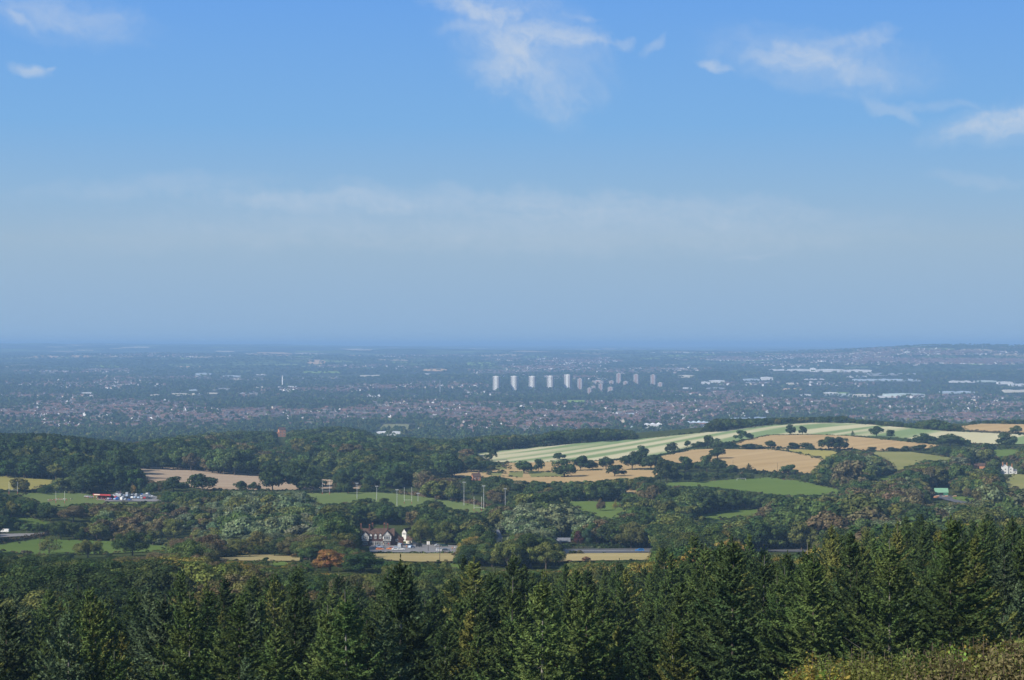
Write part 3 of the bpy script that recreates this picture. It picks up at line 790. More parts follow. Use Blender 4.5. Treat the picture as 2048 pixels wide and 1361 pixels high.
FIELDS = [  # name, outline in the photograph, material, nearest/farthest distance
 ('pasture', [(-260,1094),(0,1090),(52,1084),(78,1080),(155,1081),(232,1085),(340,1094),(346,1103),(200,1110),(128,1110),(62,1112),(0,1107),(-260,1108)], G3, 900, 1300),
 ('pasture', [(12,1036),(55,1036),(105,1047),(100,1054),(15,1046)], G1, 1000, 1500),
 ('rugby_pitch', [(28,990),(50,988),(165,988),(185,992),(300,1000),(345,1003),(345,1009),(190,1011),(110,1017),(50,1000)], G2, 1150, 1500),
 ('crop_field', [(-220,951),(0,953),(40,957),(108,962),(105,968),(75,978),(60,985),(-220,985)], Y1, 1350, 1750),
 ('crop_field', [(212,974),(228,974),(229,984),(211,984)], Y1, 1300, 1750),
 ('stubble_field', [(262,934),(390,939),(440,946),(510,949),(590,958),(680,962),(740,966),(735,984),(600,984),(430,983),(380,976),(350,966),(270,966)], T2, 1400, 2100),
 ('rugby_pitch', [(600,989),(740,986),(800,990),(890,1001),(960,1013),(977,1022),(957,1028),(890,1026),(800,1020),(700,1014),(640,1010)], G2, 1100, 1700),
 ('pasture', [(1118,1004),(1250,1004),(1250,1030),(1216,1045),(1180,1030),(1146,1017)], G3, 1150, 1700),
 ('pasture', [(1390,1034),(1450,1022),(1528,1020),(1524,1032),(1450,1040),(1464,1049),(1390,1045)], G1, 1100, 1600),
 ('pasture', [(1330,966),(1400,966),(1460,961),(1540,957),(1600,964),(1680,981),(1692,990),(1640,992),(1570,994),(1480,984),(1400,976),(1330,975)], G3, 1300, 1900),
 ('stubble_field', [(1318,915),(1384,901),(1440,899),(1536,900),(1603,909),(1650,922),(1624,951),(1536,949),(1494,945),(1459,940),(1399,930),(1326,926)], T1, 1500, 2300),
 ('crop_field', [(1552,898),(1676,904),(1671,911),(1650,921),(1606,911)], Y1, 1500, 2300),
 ('stubble_field', [(1470,889),(1510,877),(1540,872),(1641,871),(1691,873),(1800,884),(1880,892),(1840,902),(1790,903),(1711,903),(1560,901),(1480,899)], T1, 1700, 2500),
 ('striped_field', [(940,909),(1024,900),(1164,887),(1274,880),(1409,867),(1536,852),(1623,847),(1686,847),(1811,857),(1911,865),(2200,880),(2200,892),(1948,890),(1921,878),(1831,881),(1761,876),(1643,871),(1536,872),(1499,880),(1386,895),(1319,911),(1231,920),(1194,923),(1024,928),(985,925)], M1, 1800, 2760),
 ('stubble_field', [(1922,854),(1961,849),(2048,850),(2200,852),(2200,872),(2048,867),(2011,866),(1931,862)], T1, 2200, 2760),
 ('stubble_field', [(900,953),(927,943),(1000,942),(1015,927),(1110,924),(1200,924),(1318,920),(1330,945),(1310,959),(1200,966),(1134,969),(1049,968),(985,957),(930,957)], T1, 1450, 2300),
 ('grass_strip', [(970,947),(1060,944),(1130,949),(1128,955),(1040,957),(980,953)], G4, 1450, 2300),
 ('grass_strip', [(985,934),(1012,932),(1014,941),(985,942)], G4, 1450, 2300),
 ('stubble_field', [(1160,968),(1200,975),(1280,982),(1284,992),(1240,990),(1170,978)], T1, 1350, 2000),
 ('pasture', [(1738,905),(1823,906),(1915,919),(1911,923),(1848,924),(1803,942),(1790,942),(1780,925)], G4, 1500, 2300),
 ('pasture', [(1982,901),(2040,901),(2040,908),(2018,914),(1990,918)], G3, 1700, 2300),
 ('pasture', [(1742,957),(1796,950),(1780,963),(1746,962)], G1, 1400, 2000),
 ('pasture', [(2026,951),(2180,951),(2180,984),(2040,981),(2005,978),(2005,968)], G4, 1300, 1900),
 ('pasture', [(1905,1000),(1906,996),(1961,997),(1964,1010),(1942,1008),(1921,1004)], G3, 1150, 1600),
 ('hay_strip', [(425,1120),(512,1113),(600,1113),(600,1126),(512,1126),(430,1124)], T3, 850, 1150),
 ('hay_strip', [(720,1111),(762,1111),(920,1111),(935,1126),(840,1128),(760,1124)], T3, 800, 1100),
 ('hay_strip', [(1090,1111),(1131,1111),(1310,1110),(1312,1124),(1149,1126),(1090,1128)], T3, 800, 1100),
 ('pasture', [(900,1132),(950,1132),(955,1142),(905,1142)], G3, 700, 1000),
 ('pasture', [(535,1128),(580,1128),(575,1136),(540,1136)], G3, 700, 1000),
]
VIS = []
for nm, poly, mt, d0, d1 in FIELDS:
    drape(nm, poly, mt, dmin=d0, dmax=d1); VIS.append(poly)
# far farmland seen through the haze
FG = field_mat('far_green_field', (.14,.22,.05), (.19,.26,.07), .4, 60, .2, .6, blotch=.002)
FT = field_mat('far_tan_field', (.42,.29,.17), (.52,.37,.22), .4, 60, .3, .5, blotch=.002)
FO = field_mat('far_olive_meadow', (.13,.14,.07), (.19,.19,.10), .2, 60, .2, .6, blotch=.002)
FW = field_mat('far_straw_field', (.52,.47,.34), (.60,.54,.40), .2, 60, .2, .5, blotch=.002)
for box, mt in [((505,585,706,713),FT),((595,627,714,717),FG),((614,652,721,730),FT),((690,730,711,713),FT),((785,815,725,728),FG),((845,895,739,744),FT),((600,690,744,748),FG),
    ((930,990,726,734),FG),((238,302,695,697),FW),((65,118,713,717),FT),((136,185,712,716),FT),((352,390,717,720),FG),((192,245,731,736),FG),((345,417,734,737),FT),((1037,1107,714,717),FG),
    ((1320,1376,710,714),FG),((1280,1322,717,720),FG),((1405,1440,709,712),FG),((0,60,700,702),FG),((150,190,701,702.5),FW),((430,470,703,705),FW),((590,640,703,705),FG),((1640,1700,786,789),FG),((1935,1972,727,731),FG),((1130,1178,802,808),FG),((1565,1605,778,782),FT),((1012,1030,792,795),FG),
    ((760,830,850,861),FO),((300,360,835,838),FG),((440,505,829,833),FG),((690,745,700,702),FW)]:
    x0, x1, y0, y1 = box; w_ = (x1 - x0) * .12
    mid = at((x0 + x1) / 2, (y0 + y1) / 2, 2900, 40000).y
    P = [at(x, y, mid * .7, mid * 1.4) for x, y in [(x0, y1 - .3 * (y1 - y0)), (x0 + w_, y0), (x1 - 2 * w_, y0 + .1), (x1, y0 + .4 * (y1 - y0)), (x1 - w_, y1), (x0 + 2 * w_, y1)]]
    drape('far_field', None, mt, pts=P, lift=1.2 + mid * 1.5e-4)
# road and car park
def strip(name, rows_far, rows_near, mat, d0, d1, lift):
    return drape(name, rows_far + rows_near[::-1], mat, dmin=d0, dmax=d1, lift=lift, cell=8)
strip('road', [(880,1108.5),(1000,1104),(1129,1100),(1306,1098.5),(1536,1097),(1640,1098),(2200,1099)], [(880,1113),(1000,1110.5),(1129,1109),(1306,1107),(1536,1105),(1640,1106),(2200,1107)], MAT['asphalt'], 900, 1250, .45)
VIS.append([(1129,1100),(1306,1099),(1306,1108),(1129,1110)]); VIS.append([(1500,1098),(1625,1099),(1622,1106),(1500,1105)])
strip('road_marking', [(1129,1104.2),(1306,1102.6),(1536,1101)], [(1129,1104.6),(1306,1103.0),(1536,1101.4)], MAT['paint_line'], 900, 1250, .52)
drape('car_park', [(738,1097),(745,1091),(800,1089),(860,1090),(925,1094),(940,1104),(905,1108),(740,1106.5)], MAT['car_park'], dmin=900, dmax=1250, lift=.5, cell=8)
drape('lane', [(0,1070),(60,1069),(100,1066),(104,1068),(70,1073),(0,1077)], MAT['car_park'], dmin=900, dmax=1400, lift=.5, cell=8)
drape('gravel_car_park', [(205,998),(232,989),(300,992),(330,1001),(330,1006),(210,1006)], MAT['car_park'], dmin=1150, dmax=1500, lift=.9, cell=8)
drape('yard', [(1862,991),(1900,994),(1925,1003),(1960,1014),(1945,1016),(1880,1000)], MAT['asphalt'], dmin=1150, dmax=1500, lift=.9, cell=8)
# pixels of the photograph kept clear of fill trees
MW, MH = 2300, 1400; MX = 126
KEEP = np.zeros((MH, MW), bool)
def fill_poly(mask, poly):
    P = np.array([(x + MX, y) for x, y in poly], float)
    x0, x1 = int(max(P[:, 0].min(), 0)), int(min(P[:, 0].max() + 1, MW)); y0, y1 = int(P[:, 1].min()), int(P[:, 1].max() + 1)
    if x1 <= x0: return
    gx, gy = np.meshgrid(np.arange(x0, x1) + .5, np.arange(y0, y1 + 1) + .5); ins = np.zeros(gx.shape, bool)
    for i in range(len(P)):
        ax, ay = P[i]; bx, by = P[(i + 1) % len(P)]
        c = (ay > gy) != (by > gy)
        ins ^= c & (gx < (bx - ax) * (gy - ay) / ((by - ay) or 1e-9) + ax)
    mask[y0:y1 + 1, x0:x1] |= ins
def tighter(poly, k=1.5):
    return poly
# what is really seen of each field (trees stand before the rest)
SEEN = {6: [(612,989),(740,987),(800,991),(890,1002),(960,1014),(974,1022),(950,1025),(895,1019),(880,1006),(850,1004),(840,1011),(790,1013),(775,1001),(715,999),(700,1009),(650,1011),(625,1003)],
        5: [(275,937),(390,941),(440,948),(510,951),(585,962),(590,977),(560,981),(430,982),(380,975),(360,965),(290,965)],
        2: [(32,990),(165,989),(185,993),(330,1003),(330,1007),(190,1009),(120,1011),(52,998)],
        15: [(905,952),(927,945),(985,944),(1010,930),(1110,926),(1200,926),(1310,926),(1325,944),(1306,957),(1200,964),(1134,967),(1049,966),(990,955),(930,955)],
        18: [(1246,984),(1280,984),(1280,990),(1250,990)]}
for i, (nm, poly, *_r) in enumerate(FIELDS):
    fill_poly(KEEP, SEEN.get(i, poly))
STRICT = np.zeros((MH, MW), bool)
for poly in VIS[len(FIELDS):]: fill_poly(STRICT, poly)
for b in [(722,1049,808,1096),(735,1088,908,1108),(803,1060,823,1086),(992,1068,1012,1086),(1114,1079,1140,1084),(1868,976,1902,998),(2003,927,2034,950),(1948,930,1970,936),(946,948,964,960),
          (184,980,305,1007),(0,1058,24,1068),(0,1070,105,1077),(750,861,801,870),(555,862,572,890),(1867,994,1925,1003),
          (711,969,717,998),(750,974,756,1000),(791,980,797,1012),(833,987,839,1002),(925,965,931,1012),(964,972,970,1018),(1007,978,1013,1006),(1052,983,1058,1000),(944,995,966,1026),(640,958,664,990),
          (805,972,812,1009),(820,972,827,1009),(14,962,38,990),(108,982,132,1012),(853,1083,860,1106),(877,1090,883,1124)]:
    fill_poly(STRICT, [(b[0], b[1]), (b[2], b[1]), (b[2], b[3]), (b[0], b[3])])

# above the woods the town is seen: the tops of the middle-distance trees end along this line
fill_poly(STRICT, [(-125,690),(-125,864),(100,866),(230,880),(262,884),(300,876),(400,864),(470,860),(560,862),(640,852),(680,847),(730,857),(750,870),(900,878),(1000,868),(1060,870),(1088,866),(1100,860),(1190,854),(1270,860),(1276,874),(1400,861),(1425,836),(1500,836),(1690,830),(1705,837),(1800,843),(1815,846),(1870,836),(1925,852),(1945,841),(2170,836),(2170,690)])

# rough grass and weeds along the field edges
eg = np.random.default_rng(64); ROUGH = []
for nm, poly, mt, d0, d1 in FIELDS:
    P = [at(x, y, d0, d1) for x, y in poly]
    for a, b in zip(P, P[1:] + P[:1]):
        L = (b - a).length; n = int(min(L / 1.5, 420))
        for t in eg.random(n):
            if math.sin(t * L * .11 + a.x) + eg.normal() * .5 < -.45: continue
            x = a.x + (b.x - a.x) * t + eg.normal() * 2.2; y = a.y + (b.y - a.y) * t + eg.normal() * 3.0
            s_ = eg.uniform(.05, .15) * (1.9 if eg.random() < .08 else 1)
            kd = [(.11, .12, .045), (.16, .14, .07), (.07, .09, .03), (.05, .065, .022)][int(eg.integers(4))]
            ROUGH.append((x, y, z1(x, y), eg.uniform(0, 6.28), s_ * 1.6, s_, int(eg.integers(4)), [c * eg.uniform(.8, 1.2) for c in kd]))
instancer('rough_grass', LOW, ROUGH, 'rough grass and weeds along the field edges')
# ------------------------------------------------------------------ single trees the photograph shows
HEROES = [  # px, base row, height px, width px, colour, shape, label
 (1048,949,29,43,'dark green','b','dark round oak on the grass strip, wider of a pair left of the tan field'),
 (1077,946,29,25,'dark green','b','narrower dark oak beside the wide round oak on the grass strip'),
 (1119,921,16,26,'dark green','b','small dome-shaped tree on the lower edge of the striped pale field'),
 (1129,956,37,47,'deep green','b','big round oak with a bare trunk standing alone in tan stubble'),
 (1161,943,33,33,'dark green','b','upright oak behind the big round oak in tan stubble'),
 (1185,941,22,22,'dark green','b','small oak right of the upright oak along the tan field hedge'),
 (1212,941,29,36,'deep green','b','loose leaning oak in the hedge below the striped pale field'),
 (1229,955,26,37,'dark green','b','low rounded oak in front of the hedge in tan stubble'),
 (1264,941,41,42,'dark green','b','tall two-headed oak in the middle of the hill hedge'),
 (1284,918,27,29,'deep green','b','oak on the striped field edge above the two-headed oak'),
 (1302,941,31,45,'deep green','b','broad bushy oak right of the tall two-headed oak'),
 (1345,907,23,23,'dark green','b','small oak standing in the striped field at the corner of the tan field'),
 (1375,896,16,15,'dark green','b','smallest round tree on the striped field edge'),
 (1415,899,29,27,'dark green','b','tallest tree of the hedge clump between striped and tan fields'),
 (1396,900,18,26,'dark green','b','rounded bushy tree left in the hedge clump between striped and tan fields'),
 (1434,899,22,26,'deep green','b','bushy tree right in the hedge clump between striped and tan fields'),
 (1460,899,15,32,'dark green','b','low wide thorn tree at the end of the hedge clump'),
 (1498,900,13,42,'dark green','b','low long thorn bush between the two tan fields'),
 (1435,919,25,39,'dark green','b','lone wide oak casting its shadow on the tan field'),
 (1371,946,34,31,'deep green','b','round-headed oak at the left corner of the tan field'),
 (1333,967,50,46,'dark green','b','large dark oak left of the tan field above green pasture'),
 (1414,944,34,36,'deep green','b','leafy oak in the bottom hedge of the tan field'),
 (1436,946,30,36,'dark green','b','second oak in the bottom hedge of the tan field'),
 (1460,949,20,30,'dark green','b','low oak at the right of the bottom hedge oaks'),
 (1497,949,23,17,'deep green','k','little pointed conifer in the bottom hedge of the tan field'),
 (1484,882,22,26,'deep green','b','wider of two oaks on the striped field near the top wood'),
 (1500,880,15,15,'dark green','b','smaller of two oaks on the striped field near the top wood'),
 (1581,871,22,20,'dark green','b','left of two slim oaks on the pale hilltop'),
 (1605,871,19,18,'dark green','b','right of two slim oaks on the pale hilltop'),
 (1705,873,12,9,'deep green','k','tiny pointed tree on the striped field'),
 (1753,875,24,33,'dark green','b','wide umbrella-shaped oak on the hilltop field'),
 (1782,877,18,21,'dark green','b','small leaning oak beside the umbrella-shaped oak'),
 (1657,902,31,42,'deep green','b','big dense tree in the clump on the upper tan field'),
 (1680,902,28,34,'dark green','b','dark tree right in the clump on the upper tan field'),
 (1586,900,15,28,'dark green','b','bush on the boundary between upper and lower tan fields'),
 (1613,900,15,28,'deep green','b','bush left of the dense clump on the upper tan field'),
 (1541,899,19,26,'dark green','b','round bush at the left of the boundary between tan fields'),
 (1745,904,10,23,'dark green','b','small isolated bush below the upper tan field'),
 (1786,905,11,26,'dark green','b','first bush of the hedge right of the upper tan field'),
 (1812,905,13,26,'deep green','b','second bush of the hedge right of the upper tan field'),
 (1840,906,17,32,'dark green','b','third bush of the hedge right of the upper tan field'),
 (1853,888,22,42,'dark green','b','spreading tree at the right tip of the striped field'),
 (1900,894,28,52,'deep green','b','large leafy tree past the tip of the upper tan field'),
 (1937,894,15,13,'deep green','b','small round tree below the far right stubble'),
 (2031,869,19,23,'mid green','b','grey-green round tree on the far right stubble field'),
 (2012,896,31,42,'deep green','b','large tree on the hillside above the white house'),
 (1577,951,22,33,'deep green','b','round thorn at the bottom of the tan field by a pole'),
 (41,985,30,39,'olive','b','bushy tree behind the goal posts on the yellow field'),
 (112,960,35,42,'olive','b','pale bushy tree against the dark plantation'),
 (125,986,31,38,'olive','b','round tree between yellow field and rugby pitch'),
 (405,983,38,58,'dark green','b','large lone oak at the front of the pinkish stubble'),
 (347,984,31,50,'dark green','b','round oak left of the lone oak by the stubble'),
 (480,983,22,27,'dark green','b','small oak on the stubble edge right of the lone oak'),
 (506,983,20,22,'dark green','b','smaller round oak next to the stubble edge oak'),
 (242,986,50,30,'dark green','c','tall blunt dark cypress behind the rugby club cars'),
 (265,977,40,40,'deep green','b','broad tree right behind the dark cypress'),
 (252,992,28,13,'deep green','k','narrow pointed conifer in front of the cypress'),
 (267,992,23,11,'golden','c','slim yellow conifer above the parked cars'),
 (278,992,25,10,'blue-green','c','slim dark conifer right of the yellow conifer'),
 (302,991,26,26,'deep green','b','round bush right of the slim conifers by the car park'),
 (147,1046,36,64,'russet brown','b','dome-shaped russet tree below the rugby pitch'),
 (350,1077,42,48,'olive','b','golden green tree in the brown scrub'),
 (122,1081,42,40,'deep green','b','dark leafy tree above the left pasture'),
 (98,1109,40,56,'olive','s','thin see-through tree on the left pasture'),
 (176,1117,38,52,'olive','b','round olive tree in front of the left pasture'),
 (265,1113,54,68,'dark green','b','massive dark oak splitting the left pasture'),
 (3,1062,32,34,'deep green','b','dark tree behind the white van'),
 (984,923,27,23,'dark green','b','small tree at the left tip of the striped field'),
 (904,957,50,56,'dark green','b','oak with a bare leaning trunk left of the tan strip'),
 (545,984,54,52,'dark green','b','tall dark oak at the right end of the pinkish stubble'),
 (600,982,60,64,'dark green','b','huge dark oak behind the rugby hedge'),
 (628,984,36,50,'dark green','b','lower oak right of the huge oak behind the rugby hedge'),
 (660,1144,47,74,'orange','b','rusty orange oak beside the hay strip'),
 (726,1147,42,88,'deep green','b','wide dark tree right of the rusty orange oak'),
 (622,1124,32,48,'deep green','b','dark bushy tree behind the rusty orange oak'),
 (932,1134,38,62,'dark green','b','spreading dark oak in front of the pub car park'),
 (1016,1140,62,62,'olive','b','yellow-green tree right of the spreading dark oak'),
 (1092,1140,60,66,'olive','b','broad yellow-green tree at the end of the hay strip'),
 (1158,1094,34,24,'copper','b','dark copper-leaved tree behind the road'),
 (1173,1094,38,26,'blue-green','b','blue-green cedar beside the copper-leaved tree'),
 (1262,1098,58,66,'olive','b','large olive oak behind the road above the blue car'),
 (1200,1024,28,18,'russet brown','b','thin brown birch on the green clearing'),
 (1230,1023,25,13,'golden','s','small yellow birch on the green clearing'),
 (890,1092,54,50,'olive','b','rusty olive tree right of the white gable'),
 (842,1092,56,44,'olive','b','rusty tree standing over the white gable'),
 (1000,1010,26,30,'russet brown','b','brown bush below the red-roofed house'),
]
USED = []   # (x, y, crown radius) kept free by the single trees
ITEMS = []  # every tree: for ranking by what is seen
BW, BH = 13.4, 12.2
hero_polys = []
for i, (px, by, hp, wp, coln, shp, lab) in enumerate(HEROES):
    d0, d1 = (2900, 9000) if False else (500, 2800)
    p = at(px, by, d0, d1); mpp = p.y / F
    h = hp * mpp; w_ = wp * mpp
    tn = tint_of(coln)
    if shp == 'b': pair = (BRN if by > 1000 else BRO)[i % 6]; sx, sz = 1.12 * w_ / BW, 1.07 * h / BH; nm = 'broadleaf_tree'; cat = 'tree'
    elif shp == 's': pair = SPA[i % 2]; sx, sz = w_ / BW, h / BH; nm = 'broadleaf_tree'; cat = 'tree'
    elif shp == 'c': pair = COLU[i % 3]; sx, sz = w_ / 5.0, h / 11.5; nm = 'cypress_tree'; cat = 'conifer'
    else: pair = CON[i % len(CON)]; sx, sz = w_ / 8.2, h / 22.0; nm = 'conifer_tree'; cat = 'conifer'
    plant(nm, pair, p.x, p.y, sx, sz, rng.uniform(0, 6.28), tn, lab, cat, sink=.04 * h)
    USED.append((p.x, p.y, w_ * .5))
USEDA = np.array(USED)
HP = np.array([(px, by, hp, wp) for px, by, hp, wp, *_ in HEROES], float)

# ------------------------------------------------------------------ hedges
for j, (poly, w_, h_, coln, lab, d0, d1) in enumerate([
 ([(1440,900),(1500,900),(1560,899),(1640,902),(1705,902)], 3.5, 3.0, 'dark green', 'dark thorn hedge between the upper and lower tan fields', 1500, 2400),
 ([(1190,923),(1250,919),(1319,912),(1386,896),(1440,889),(1499,880)], 1.6, 1.2, 'deep green', 'low clipped hedge along the lower edge of the striped field', 1500, 2500),
 ([(1499,880),(1536,872),(1643,871.5),(1761,876.5),(1831,881.5),(1875,892)], 1.6, 1.3, 'deep green', 'low hedge between the striped hilltop and upper tan field', 1500, 2600),
 ([(1390,931),(1459,942),(1536,950),(1621,952)], 4, 3.4, 'dark green', 'bushy hedge along the bottom of the lower tan field', 1400, 2300),
 ([(425,984),(520,985),(590,987),(660,986),(742,985),(800,989)], 3, 2.6, 'dark green', 'dark shaded hedge behind the main rugby pitch', 1300, 1800),
 ([(800,989.5),(850,995),(900,1001),(950,1010),(985,1019)], 3.5, 3.2, 'russet brown', 'brownish hedge slanting down the right side of the rugby pitch', 1250, 1750),
 ([(980,948),(995,948.6),(1013,949.4)], 3, 2.4, 'dark green', 'short dark clipped hedge on the grass strip', 1450, 2200),
 ([(-160,984),(0,985),(75,986),(140,988),(212,987)], 3, 2.6, 'dark green', 'dark hedge between yellow field and left rugby pitch', 1200, 1700),
 ([(-60,1087),(0,1085),(30,1083),(55,1079),(80,1074),(104,1068)], 2.6, 2.4, 'russet brown', 'dark curved hedge bank beside the lane', 950, 1400),
 ([(736,1109.5),(800,1110),(860,1110),(906,1110)], 2.2, 1.5, 'mid green', 'low hedge between pub car park and hay strip', 950, 1200),
 ([(1100,1098),(1200,1097),(1306,1096),(1500,1095),(1640,1096)], 3, 2.6, 'dark green', 'long dark hedge along the far side of the road', 980, 1300),
 ([(1020,947),(1110,945),(1180,943),(1260,942),(1330,943)], 2.2, 1.5, 'dark green', 'low hedge under the line of oaks in tan stubble', 1450, 2200),
 ([(1924,863),(1990,866),(2048,869),(2120,872)], 3, 2.0, 'russet brown', 'dark hedge below the far right stubble field', 2000, 2760),
 ([(330,1108),(400,1113),(437,1117)], 4, 2.6, 'dark green', 'dark hedge running from the left pasture to the hay strip', 850, 1200),
 ([(600,1114),(512,1113),(425,1118)], 2.5, 2.0, 'dark green', 'dark hedge at the back of the left hay strip', 850, 1200),
 ([(1700,875),(1740,852),(1800,856),(1811,857.5)], 2.0, 1.6, 'russet brown', 'rough hedge on the hilltop skyline', 2300, 2760),
]):
    if j == 15: poly = [(1640,846.5),(1700,847),(1760,852),(1811,857)]
    P = [tuple(at(x, y, d0, d1)) for x, y in poly]
    v, f = hedge_mesh(P, w_, h_, .32 + .1 * (P[0][1] > 1400), 40 + j, 3.5)
    o = obj('hedge', mesh_np('hedge', v, f, [MAT['leaf']])); o['tint'] = tint_of(coln, k=1.0)
    tag(o, lab, 'hedge')

# ------------------------------------------------------------------ the woods: every other tree, colour by place
def region(px, py, D, g):
    """species colour that the photograph shows thereabouts"""
    cell = math.sin(math.floor(px / (26000 / D)) * 12.9898 + math.floor(D / 55) * 78.233) * 43758.5453
    u = g.random() if g.random() < .45 else cell - math.floor(cell)
    def pick(*a):
        acc = 0
        for nm, p in a:
            acc += p
            if u < acc: return nm
        return a[0][0]
    if D < 620:   # beyond the conifers
        if px < 330: return pick(('dark green', .62), ('deep green', .25), ('mid green', .1), ('olive', .03))
        if px < 640: return pick(('olive', .28), ('russet brown', .25), ('mid green', .22), ('deep green', .15), ('golden', .1))
        if 1080 < px < 1480: return pick(('golden', .26), ('orange', .12), ('olive', .26), ('deep green', .2), ('mid green', .16))
        if 1480 < px < 1700: return pick(('golden', .3), ('orange', .12), ('olive', .25), ('deep green', .33))
        return pick(('deep green', .36), ('mid green', .24), ('olive', .28), ('golden', .06), ('russet brown', .06))
    if D < 960:
        if px < 230: return pick(('dark green', .5), ('deep green', .28), ('olive', .12), ('mid green', .1))
        if px < 720: return pick(('olive', .24), ('russet brown', .30), ('mid green', .22), ('deep green', .18), ('golden', .06))
        return pick(('mid green', .3), ('deep green', .3), ('olive', .3), ('golden', .06), ('russet brown', .04))
    if py > 985 and 430 < px < 650: return pick(('pale willow', .55), ('mid green', .2), ('olive', .15), ('deep green', .1))
    if py > 1005 and 170 < px < 460: return pick(('russet brown', .42), ('olive', .3), ('pale willow', .1), ('mid green', .1), ('deep green', .08))
    if px < 270 and D > 1500: return pick(('dark green', .5), ('deep green', .42), ('olive', .08))
    if 850 < px < 930 and 950 < py < 1005: return pick(('russet brown', .7), ('olive', .3))
    if px > 1640 and py > 900 and D < 1900: return pick(('russet brown', .27), ('olive', .2), ('mid green', .2), ('deep green', .23), ('pale willow', .1))
    if px > 1380 and py > 1040: return pick(('deep green', .5), ('mid green', .3), ('olive', .12), ('dark green', .08))
    if 1000 < px < 1200 and py > 1030: return pick(('pale willow', .3), ('russet brown', .2), ('mid green', .25), ('deep green', .25))
    if D > 2300: return pick(('deep green', .45), ('mid green', .25), ('dark green', .2), ('olive', .1))
    return pick(('deep green', .38), ('dark green', .24), ('mid green', .2), ('olive', .12), ('russet brown', .06))

g = np.random.default_rng(77)
ylim_x = [-100, 0, 100, 250, 380, 500, 640, 700, 800, 880, 950, 1080, 1200, 1292, 1318, 1342, 1400, 1440, 1500, 1536, 1570, 1620, 1650, 1700, 1820, 1900, 2000, 2150]
ylim_y = [1170, 1176, 1158, 1184, 1160, 1146, 1128, 1144, 1132, 1142, 1102, 1134, 1130, 1124, 1086, 1078, 1086, 1066, 1062, 1100, 1116, 1108, 1076, 1052, 1030, 1040, 1032, 1030]
dfar_x = [-100, 0, 400, 700, 900, 1100, 1300, 1500, 1700, 2048, 2150]
dfar_y = [330, 340, 370, 385, 395, 420, 470, 450, 500, 540, 540]
CONS = []
D = 178.0
while D < 545:
    half = .285 * D + 4
    n = int(2 * half / 8.0)
    for i in range(n):
        x = -half + (i + .5 + g.uniform(-.42, .42)) * 2 * half / n; y = D + g.uniform(-3.4, 3.4)
        px = 1024 + F * x / y
        if px < -110 or px > 2160 or y > np.interp(px, dfar_x, dfar_y) * g.uniform(.88, 1.05): continue
        z = z1(x, y)
        if g.random() < .045 and y > 210: continue
        Ht = g.normal(22.0, 3.8)
        if g.random() < .22: Ht *= g.uniform(.6, .85)
        top = HZ - F * (z + Ht) / y
        lim = np.interp(px, ylim_x, ylim_y) + abs(g.normal()) * 36
        if g.random() < .13: lim = np.interp(px, ylim_x, ylim_y) - g.uniform(2, 24)
        if top < lim: Ht = (HZ - lim) * y / F - z
        if Ht < 11: continue
        CONS.append([x, y, z, Ht, px])
    D += 7.6
# ---- broadleaf fill
FILL = []
def blocked(px, top, bot, hw):
    """does the crown cover ground, buildings or road that the photograph shows clear"""
    n = int(min(max((bot - top) / 3, 6), 26)); r = np.linspace(.0, .94, n)
    wd = np.sqrt(np.clip(1 - ((r - .5) / .56) ** 2, .05, 1))
    yy = np.clip(top + (bot - top) * r, 0, MH - 1).astype(int)
    for k in (0, -.42, .42):
        xs = np.clip(k * wd * hw + px + MX, 0, MW - 1).astype(int)
        if KEEP[yy, xs][2:].any(): return True
    for k in (0, -.5, .5, -.95, .95):
        xs = np.clip(k * wd * hw + px + MX, 0, MW - 1).astype(int)
        if STRICT[yy, xs].any(): return True
    return False
dmax_x = [-120, 0, 260, 512, 700, 900, 1024, 1260, 1290, 1390, 1410, 1536, 1850, 2048, 2170]
dmax_y = [2160, 2160, 2250, 3000, 3150, 3150, 2760, 2760, 2600, 2600, 2740, 2770, 2770, 2790, 2790]
D = 300.0
